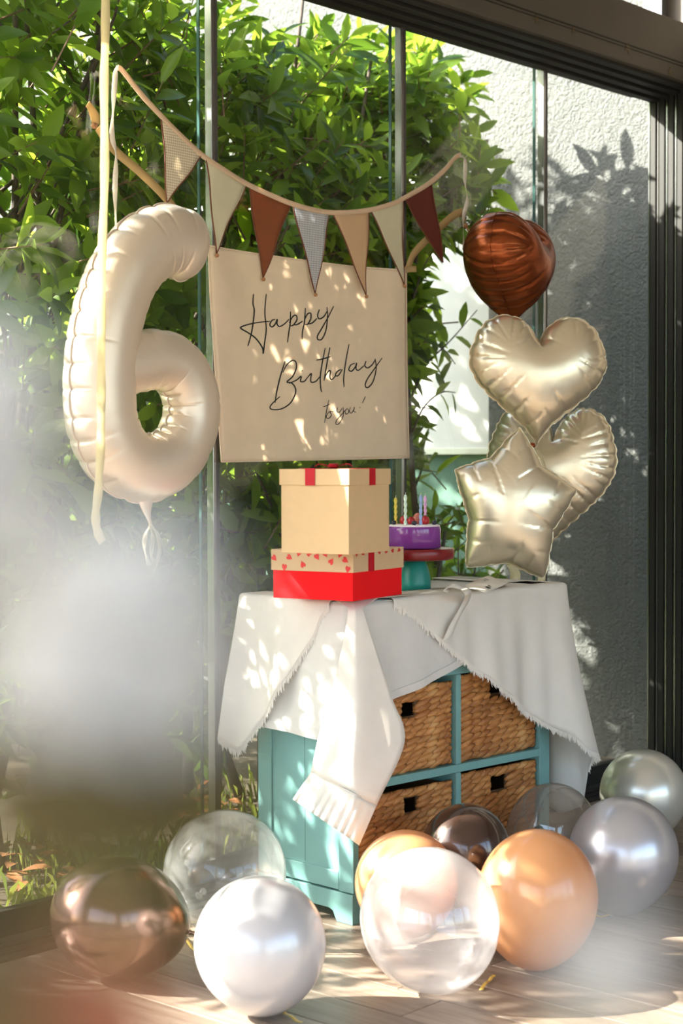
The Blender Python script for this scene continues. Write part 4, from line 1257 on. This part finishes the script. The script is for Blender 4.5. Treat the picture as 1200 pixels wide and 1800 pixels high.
# long gold ribbon hanging in front of it
tag(flat_ribbon([(186, -60), (185, 60), (183, 160), (184, 300), (180, 430), (178, 560), (178, 680), (177, 780), (173, 860), (168, 905), (171, 932), (180, 953)], Y6 - .16, .0255, 120, .12, 'gold_ribbon', 'gold_ribbon', None, .0004),
    'long sheer gold ribbon hanging down in front of the number balloon', 'ribbon')

# ------------------------------------------------------------------ foil hearts and star
def inside(poly, X, Y):
    c = np.zeros(X.shape, bool); n = len(poly)
    for i in range(n):
        x1, y1 = poly[i]; x2, y2 = poly[(i + 1) % n]
        if abs(y2 - y1) < 1e-12: continue
        cond = ((y1 > Y) != (y2 > Y)) & (X < (x2 - x1) * (Y - y1) / (y2 - y1) + x1)
        c ^= cond
    return c
def resample(poly, step):
    P = np.array(list(poly) + [poly[0]]); d = np.linalg.norm(np.diff(P, axis=0), axis=1); s = np.concatenate([[0], np.cumsum(d)])
    n = int(s[-1] / step); t = np.linspace(0, s[-1], n, endpoint=False)
    return np.stack([np.interp(t, s, P[:, 0]), np.interp(t, s, P[:, 1])], 1), t, s[-1]
def inflate(poly, thick, seed, step=.0052, gap=(.03, .06), depth=1.0, power=.5):
    rg = np.random.default_rng(seed)
    bd, bs, per_ = resample(poly, step)
    lo = bd.min(0) - .01; hi = bd.max(0) + .01; h = .0055
    nx, ny = int((hi[0]-lo[0])/h)+1, int((hi[1]-lo[1])/h)+1
    gx, gy = np.meshgrid(lo[0] + h*np.arange(nx), lo[1] + h*np.arange(ny), indexing='ij')
    mask = inside(bd, gx, gy); phi = np.zeros_like(gx)
    for _ in range(1800):
        q = phi.copy()
        q[1:-1, 1:-1] = .25 * (phi[2:, 1:-1] + phi[:-2, 1:-1] + phi[1:-1, 2:] + phi[1:-1, :-2] + h*h)
        q[~mask] = 0; phi = q
    phi /= phi.max()
    # interior lattice
    pts = []
    for i, yy in enumerate(np.arange(lo[1], hi[1], step * .866)):
        xs = np.arange(lo[0] + (step/2 if i % 2 else 0), hi[0], step); pts.append(np.stack([xs, np.full_like(xs, yy)], 1))
    pts = np.concatenate(pts); pts = pts[inside(bd, pts[:, 0], pts[:, 1])]
    def near(P_):
        D = ((P_[:, None, :] - bd[None]) ** 2).sum(2); j = D.argmin(1); return np.sqrt(D[np.arange(len(P_)), j]), j
    dd, jj = near(pts); keep = dd > step * .6; pts = pts[keep]; 
    NBd = len(bd); allp = np.concatenate([bd, pts])
    out = delaunay_2d_cdt([Vector(p) for p in allp], [(i, (i+1) % NBd) for i in range(NBd)], [], 1, 1e-7)
    V2 = np.array([tuple(v) for v in out[0]]); T = [tuple(f) for f in out[2]]
    d_, j_ = near(V2); isb = d_ < 1e-5; s_ = bs[j_]
    fx = np.clip((V2[:, 0]-lo[0])/h, 0, nx-1.001); fy = np.clip((V2[:, 1]-lo[1])/h, 0, ny-1.001)
    ix, iy = fx.astype(int), fy.astype(int); ax, ay = fx-ix, fy-iy
    ph = phi[ix, iy]*(1-ax)*(1-ay) + phi[ix+1, iy]*ax*(1-ay) + phi[ix, iy+1]*(1-ax)*ay + phi[ix+1, iy+1]*ax*ay
    hh = np.maximum(ph, 0) ** power; hh = np.maximum(hh, np.minimum(.25, d_ * 4)); hh[isb] = 0
    dmax = d_.max(); g = np.zeros(len(V2)); pinch = np.zeros(len(V2))
    s = rg.uniform(0, .03)
    while s < per_ - .015:
        ds = np.abs(s_ - s); ds = np.minimum(ds, per_ - ds)
        ln = rg.uniform(.3, .75) * dmax; w = rg.uniform(.003, .005)
        g += np.exp(-(ds / w) ** 2) * np.exp(-(d_ / ln) ** 3) * rg.uniform(.6, 1.0)
        pinch += np.exp(-(ds / .009) ** 2) * np.exp(-(d_ / (.35 * ln)))
        s += rg.uniform(*gap)
    hh = hh * (1 - .10 * depth * np.minimum(g, 1.2) - .10 * depth * np.minimum(pinch, 1))
    # outline scallops: pull the pinched places inward
    cen = V2.mean(0); inward = cen - V2; inward /= np.linalg.norm(inward, axis=1, keepdims=True) + 1e-9
    V2 = V2 + inward * (np.minimum(pinch, 1) * .006 * depth * np.exp(-d_ / .03))[:, None]
    n = len(V2); Vf = np.concatenate([V2, (thick * hh)[:, None]], 1); Vb = Vf.copy(); Vb[:, 2] *= -1
    ib = np.where(~isb)[0]; mp = np.arange(n); mp[ib] = n + np.arange(len(ib))
    V = np.concatenate([Vf, Vb[ib]]); F = list(T) + [tuple(mp[i] for i in f)[::-1] for f in T]
    # flange ring
    ob = [i for i in range(n) if isb[i]]; ob.sort(key=lambda i: s_[i])
    ring = [(Vf[i], Vf[i] - np.append(inward[i], 0) * (.0032 + .0008 * math.sin(i * 1.7)) + np.array([0, 0, .0015 * math.sin(i * .9)])) for i in ob]
    return V, F, ring
def foil_thing(name, label, poly, thick, centre, ex_, ey_, mat, seed, **kw):
    V, F, ring = inflate(poly, thick, seed, **kw)
    ex_ = np.array(ex_, float); ey_ = np.array(ey_, float); ez_ = np.cross(ex_, ey_)
    W = centre + V[:, :1]*ex_ + V[:, 1:2]*ey_ + V[:, 2:3]*ez_
    root = empty(name, centre + ey_ * V[:, 1].min(), label, 'balloon', 'foil balloons tied behind the cabinet')
    MB().add(W.tolist(), F).build('foil_body', mat, root, smooth=True)
    R = [[centre + p[0]*ex_ + p[1]*ey_ + p[2]*ez_ for p in r] for r in ring + ring[:1]]
    MB().grid(R).build('seam_flange', mat, root, smooth=True, solid=.0006)
    return root
def heart_outline(w, hgt, n=160, fat=0.0):
    pts = []
    for k in range(n):
        t = 2 * PI * k / n
        x = math.sin(t) ** 3 if False else (16 * math.sin(t) ** 3) / 16
        y = (13*math.cos(t) - 5*math.cos(2*t) - 2*math.cos(3*t) - .8*math.cos(4*t)) / 16
        pts.append((x, y))
    P = np.array(pts); P[:, 0] *= w / 2; P[:, 1] = (P[:, 1] - P[:, 1].min()) / (P[:, 1].max() - P[:, 1].min()) * hgt - hgt * .55
    # fuller sides
    f = np.clip((P[:, 1] + hgt * .55) / hgt, 0, 1); P[:, 0] *= 1 + .16 * np.sin(PI * np.clip(f * 1.25, 0, 1)) * (f < .8)
    return P
def facing(yaw, roll=0.0, tilt=0.0):
    """basis of a plate turned by yaw from facing the camera (positive: its face turns to camera right)"""
    c, s = math.cos(yaw), math.sin(yaw)
    ex_ = CR * c + CF_ * s; up = CU
    ez = np.cross(ex_, up)
    up2 = up * math.cos(tilt) + ez * math.sin(tilt)
    e1 = ex_ * math.cos(roll) + up2 * math.sin(roll); e2 = -ex_ * math.sin(roll) + up2 * math.cos(roll)
    return e1, e2
DH = 5.42
pxm = DH / FPX
e1, e2 = facing(.12, -.02)
fh = foil_thing('heart_balloon', 'champagne foil heart balloon facing forward in the middle of the cluster', heart_outline(226*pxm, 226*pxm), .092, at_d(945, 660, DH - .13), e1, e2, M['foil_champ'], 31, gap=(.045, .07), depth=.7)
e1, e2 = facing(1.2, .05)
foil_thing('heart_balloon', 'bronze brown foil heart balloon at the top of the cluster, seen from its side', heart_outline(.43, 192*pxm), .140, at_d(896, 466, DH + .02), e1, e2, M['foil_brown'], 32)
e1, e2 = facing(-.22, -.08)
foil_thing('heart_balloon', 'champagne foil heart balloon behind the star, mostly hidden by the front heart', heart_outline(218*pxm, 275*pxm), .095, at_d(967, 835, DH + .12), e1, e2, M['foil_champ'], 33, gap=(.03, .05), depth=.8)
# star: tips taken in its own plane
DS = 5.24; ps = DS / FPX
tips = [(912, 754), (1012, 862), (956, 1014), (820, 994), (801, 828)]
cxs = np.mean([t[0] for t in tips]); cys = np.mean([t[1] for t in tips])
tl_ = [np.array([(t[0] - cxs) * ps * 1.02, -(t[1] - cys) * ps * 1.02]) for t in tips]
so = []
for i in range(5):
    a, b = tl_[i], tl_[(i + 1) % 5]; mid = (a + b) / 2 * .84
    aa = a * .985
    # rounded tip
    for k in np.linspace(-1, 1, 5):
        side = (b if k > 0 else tl_[i - 1]); mdk = (a + side) / 2 * .84
        so.append(a + (mdk - a) * (abs(k) * .06) - a * .012 * (1 - abs(k)))
    so.append(a * .55 + mid * .45 + mid * .015); so.append(mid)
    so.append(b * .55 + mid * .45 + mid * .015)
so = [tuple(p) for p in so]
e1, e2 = facing(.05, 0)
foil_thing('star_balloon', 'champagne foil star balloon at the bottom of the cluster above the table', so, .088, at_d(cxs, cys, DS - .06), e1, e2, M['foil_champ'], 34, gap=(.05, .09), depth=.55)
# tie between the hearts and the ribbons that hold the cluster down
kn = at_d(935, 783, DH - .12)
MB().ellipsoid(kn, (CR * .012, CF_ * .008, CU * .009), 10, 6).ellipsoid(kn - CR * .014 + CU * .004, (CR * .010, CF_ * .005, CU * .006), 8, 5).build('tie_knot', M['foil_brown'], fh, smooth=True)
def cam_ribbon(keys, d, w, label, mat='gold_ribbon', n=30, tw=.3, toz=None, parent=None):
    pts = [at_d(q[0], q[1], d) for q in spline([np.array(k, float) for k in keys], n)]
    if toz is not None: pts += [pts[-1] * (1 - f) + np.array([pts[-1][0], pts[-1][1], toz]) * f for f in np.linspace(.1, 1, 10)]
    sd = [CR * math.cos(tw * math.sin(i * .4)) + CF_ * math.sin(tw * math.sin(i * .4)) for i in range(len(pts))]
    rb_ = MB().ribbon(pts, w, sd).build('balloon_ribbon' if parent is None else 'tie_ribbon', M[mat], parent, smooth=True, solid=.0004)
    if parent is None: tag(rb_, label, 'ribbon', 'ribbons of the foil balloon cluster')
cam_ribbon([(938, 790), (950, 815), (953, 850), (952, 890)], DH - .05, .028, None, parent=fh)
cam_ribbon([(898, 992), (905, 1008), (904, 1030), (905, 1060)], DH + .12, .034, 'pale yellow ribbon under the star balloon, left one', toz=.01)
cam_ribbon([(956, 940), (954, 985), (951, 1030), (950, 1060)], DH + .14, .026, 'pale yellow ribbon under the star balloon, right one', toz=.01)

# ------------------------------------------------------------------ latex balloons on the floor
def latex_balloon(u, v, rx, ry, d, mat, label, neck, egg=.10, lift=None, ribbon=None):
    """u, v, rx, ry in photo pixels at depth d; neck: direction of the knot"""
    c = at_d(u, v, d); R = rx * d / FPX; A = ry * d / FPX
    if lift is not None: c[2] = lift
    nk = np.array(neck, float); nk /= np.linalg.norm(nk)
    a = np.cross(nk, [0.31, .2, .93]); a /= np.linalg.norm(a); b = np.cross(nk, a)
    prof = []
    for k in range(45):
        ph = PI * k / 44
        cz = -math.cos(ph); r = math.sin(ph)
        if cz > 0: r *= (1 - egg * cz ** 2); cz = cz * (1 + egg * 1.0)
        prof.append((max(r, .002) * R, cz * A))
    zn = prof[-1][1]
    xf = lambda x, y, z: c + a * x + b * y + nk * z
    W = [xf(r * math.cos(2*PI*k/40), r * math.sin(2*PI*k/40), z) for r, z in prof for k in range(40)]
    low = min(p[2] for p in W)
    root = empty('latex_balloon', (c[0], c[1], low), label, 'balloon', 'latex balloons on the floor')
    MB().lathe([(max(r, .0015), z) for r, z in prof], xf, 56).build('balloon_skin', mat, root, smooth=True)
    MB().lathe([(.010, zn - .006), (.006, zn + .004), (.0045, zn + .009), (.0062, zn + .013), (.0045, zn + .017), (.008, zn + .024), (.011, zn + .030)], xf, 14).build('knot', mat, root, smooth=True)
    return c, low
BAL = [
 (206, 1607, 106, 118, None, 'b_chrome', 'chrome brown balloon on the floor at the left by the glass', (.75, -.62, -.25)),
 (395, 1533, 108, 108, None, 'b_clear', 'clear balloon left of the cabinet, behind the pearl white one', (.3, .8, -.5)),
 (457, 1670, 116, 118, None, 'b_white', 'pearl white balloon on the floor in front of the clear one', (.25, .1, -.95)),
 (755, 1623, 122, 127, None, 'b_milky', 'milky clear balloon in front of the peach ones', (.5, -.1, -.85)),
 (944, 1590, 106, 120, None, 'b_peach', 'peach balloon in front, between the milky clear and silver grey ones', (.1, .15, -1)),
 (714, 1552, 91, 93, 4.17, 'b_peach', 'peach balloon half hidden behind the milky clear one', (.3, .3, -.9)),
 (817, 1502, 81, 92, 4.36, 'b_dark', 'glossy dark brown balloon in front of the lower baskets', (.2, .3, -1)),
 (970, 1468, 81, 93, 4.70, 'b_smoke', 'smoky clear balloon below the right fringed cloth', (.1, .2, -1)),
 (1095, 1511, 96, 99, None, 'b_grey', 'silver grey pearl balloon at the right', (-.2, .1, -1)),
 (1131, 1402, 77, 78, None, 'b_pearl', 'cream pearl balloon at the far right by the window jamb', (.4, .2, -.9)),
]
for (u, v, rx, ry, d_, mt, lb, nk) in BAL:
    rr = max(rx, ry) if nk[2] < -.7 else (rx + ry) / 2
    egg = .10
    dep = d_ or FPX * CAM_H / (v + rr * (1.0) - 815)
    nkn = np.array(nk, float) / np.linalg.norm(nk)
    # rest the balloon on the floor unless it leans on others
    c, low = latex_balloon(u, v, rx, ry, dep, M[mt], lb, nk, egg) if d_ else (None, None)
    if d_ is None:
        R = rx * dep / FPX; A = ry * dep / FPX
        zz = []
        for k in range(181):
            ph = PI * k / 180; cz = -math.cos(ph); r = math.sin(ph)
            if cz > 0: r *= (1 - egg * cz ** 2); cz *= 1 + egg
            zz.append(nkn[2] * cz * A - math.sqrt(max(0, 1 - nkn[2] ** 2)) * r * R)
        lift = -min(zz) + .002
        # knot below: keep it from sinking into the floor
        tipz = nkn[2] * ((1 + egg) * A + .032) - .011
        lift = max(lift, -tipz + .002) if nkn[2] < -.7 and False else lift
        latex_balloon(u, v, rx, ry, dep, M[mt], lb, nk, egg, lift=lift)
# short ends of gold curling ribbon on the planks
def floor_curl(keys, label):
    pts = [on_z(q[0], q[1], .0035) + np.array([0, 0, .004 * abs(math.sin(i * .5))]) for i, q in enumerate(spline([np.array(k, float) for k in keys], 16))]
    sd = []
    for i in range(16):
        t = pts[min(i+1, 15)] - pts[max(i-1, 0)]; s = np.cross(t, [0, 0, 1.0]); sd.append(s / np.linalg.norm(s))
    tag(MB().ribbon(pts, .009, sd).build('curling_ribbon', M['gold_curl'], smooth=True, solid=.0004), label, 'ribbon', 'gold ribbon ends on the floor')
floor_curl([(312, 1625), (325, 1650), (342, 1672)], 'gold ribbon end between the chrome brown and white balloons')
floor_curl([(488, 1772), (505, 1785), (530, 1800)], 'gold ribbon end below the pearl white balloon')
floor_curl([(845, 1740), (862, 1722), (868, 1716)], 'gold ribbon end at the right of the milky clear balloon')
floor_curl([(1030, 1607), (1060, 1612), (1085, 1606)], 'gold ribbon end under the silver grey balloon')

# ------------------------------------------------------------------ flowers close to the camera, out of focus
vz = at_d(560, 2300, .30); vbase = np.array([vz[0], vz[1], .92])
st_ = empty('plant_stand', (vbase[0], vbase[1], 0), 'small round wooden stand in front of the camera under the vase', 'stand')
def VS(x, y, z): return (vbase[0] + x, vbase[1] + y, z)
MB().lathe([(.14, .893), (.145, .90), (.145, .912), (.14, .918)], VS, 40).build('top', M['wood'], st_, smooth=False, bevel=.002)
for k in range(3):
    a = 2 * PI * k / 3 + .4
    MB().tube([VS(.10 * math.cos(a), .10 * math.sin(a), .895), VS(.17 * math.cos(a), .17 * math.sin(a), 0.0)], [.014, .010], 10).build('leg', M['wood'], st_, smooth=True)
tag(MB().lathe([(.032, .9185), (.038, .925), (.045, .96), (.042, .99), (.026, 1.01), (.024, 1.022), (.026, 1.027), (.021, 1.025), (.020, .99), (.03, .95), (.02, .93)], VS, 36).build('vase', M['vase'], smooth=True), 'pale stoneware vase holding the blurred white flowers', 'vase')
def flower(u, v, d, r, label, mat='petal', seed=0, rows=4, leaves=()):
    c = at_d(u, v, d); rgf = np.random.default_rng(seed)
    root = empty('white_flower', VS(0, 0, .97), label, 'flower', 'blurred white flowers in front')
    p0 = np.array(VS(rgf.uniform(-.008, .008), rgf.uniform(-.008, .008), .95)); p1 = np.array(VS(rgf.uniform(-.01, .01), rgf.uniform(-.01, .01), 1.03))
    stem = spline([p0, p1, (p1 + c) / 2 + np.array([0, 0, -.03]), c - np.array([0, 0, r * .3])], 16)
    MB().tube(stem, .0016, 6).build('stem', M['stem'], root, smooth=True)
    for ring in range(rows):
        n = max(5, 9 - ring) if r > .01 else 6
        for k in range(n):
            a = 2 * PI * k / n + ring * .5; el = -1.1 + 2.3 * ring / (rows - 1)
            dd = np.array([math.cos(a) * math.cos(el), math.sin(a) * math.cos(el), math.sin(el)])
            sd = np.array([-math.sin(a), math.cos(a), 0]); up = np.cross(dd, sd)
            rr = r * rgf.uniform(.88, 1.05); P = []
            for i in range(6):
                t = i / 5; w = rr * .62 * math.sin(PI * min(1, .12 + .86 * t)) ** .7
                P.append([c + dd * rr * t + sd * w * q - up * rr * .28 * (t ** 2 - .6 * q * q) for q in (-1, -.5, 0, .5, 1)])
            MB().grid(P).build('petal', M[mat], root, smooth=True)
    for (lu, lv, ld, lu2, lv2, lm, wd) in leaves:
        a, b = at_d(lu, lv, ld), at_d(lu2, lv2, ld)
        sd = np.cross(b - a, CF_); sd /= np.linalg.norm(sd); L = np.linalg.norm(b - a); P = []
        for i in range(8):
            t = i / 7; w = L * wd * math.sin(PI * (.06 + .92 * t)) ** .8
            P.append([a + (b - a) * t + sd * w * q + CF_ * (.12 * L * (q * q) - .1 * L * math.sin(PI * t)) for q in (-1, -.5, 0, .5, 1)])
        MB().grid(P).build('leaf', M[lm], root, smooth=True)
flower(195, 1125, .205, .0180, 'large blurred white flower at the lower left close to the camera', seed=1, rows=6,
       leaves=((480, 1425, .20, -60, 1425, 'olive_leaf', .25), (430, 1390, .212, 20, 1470, 'olive_leaf', .30), (330, 1470, .188, -120, 1400, 'olive_leaf', .32)))
flower(-80, 770, .20, .0155, 'blurred white flower cut by the left edge of the picture', seed=2, rows=5, leaves=((300, 1880, .2, -60, 1740, 'red_leaf', .42), (60, 1980, .2, -40, 1620, 'olive_leaf', .42)))
flower(1065, 1695, .21, .0066, 'tiny blurred white blossom at the lower right close to the camera', seed=3, rows=4)
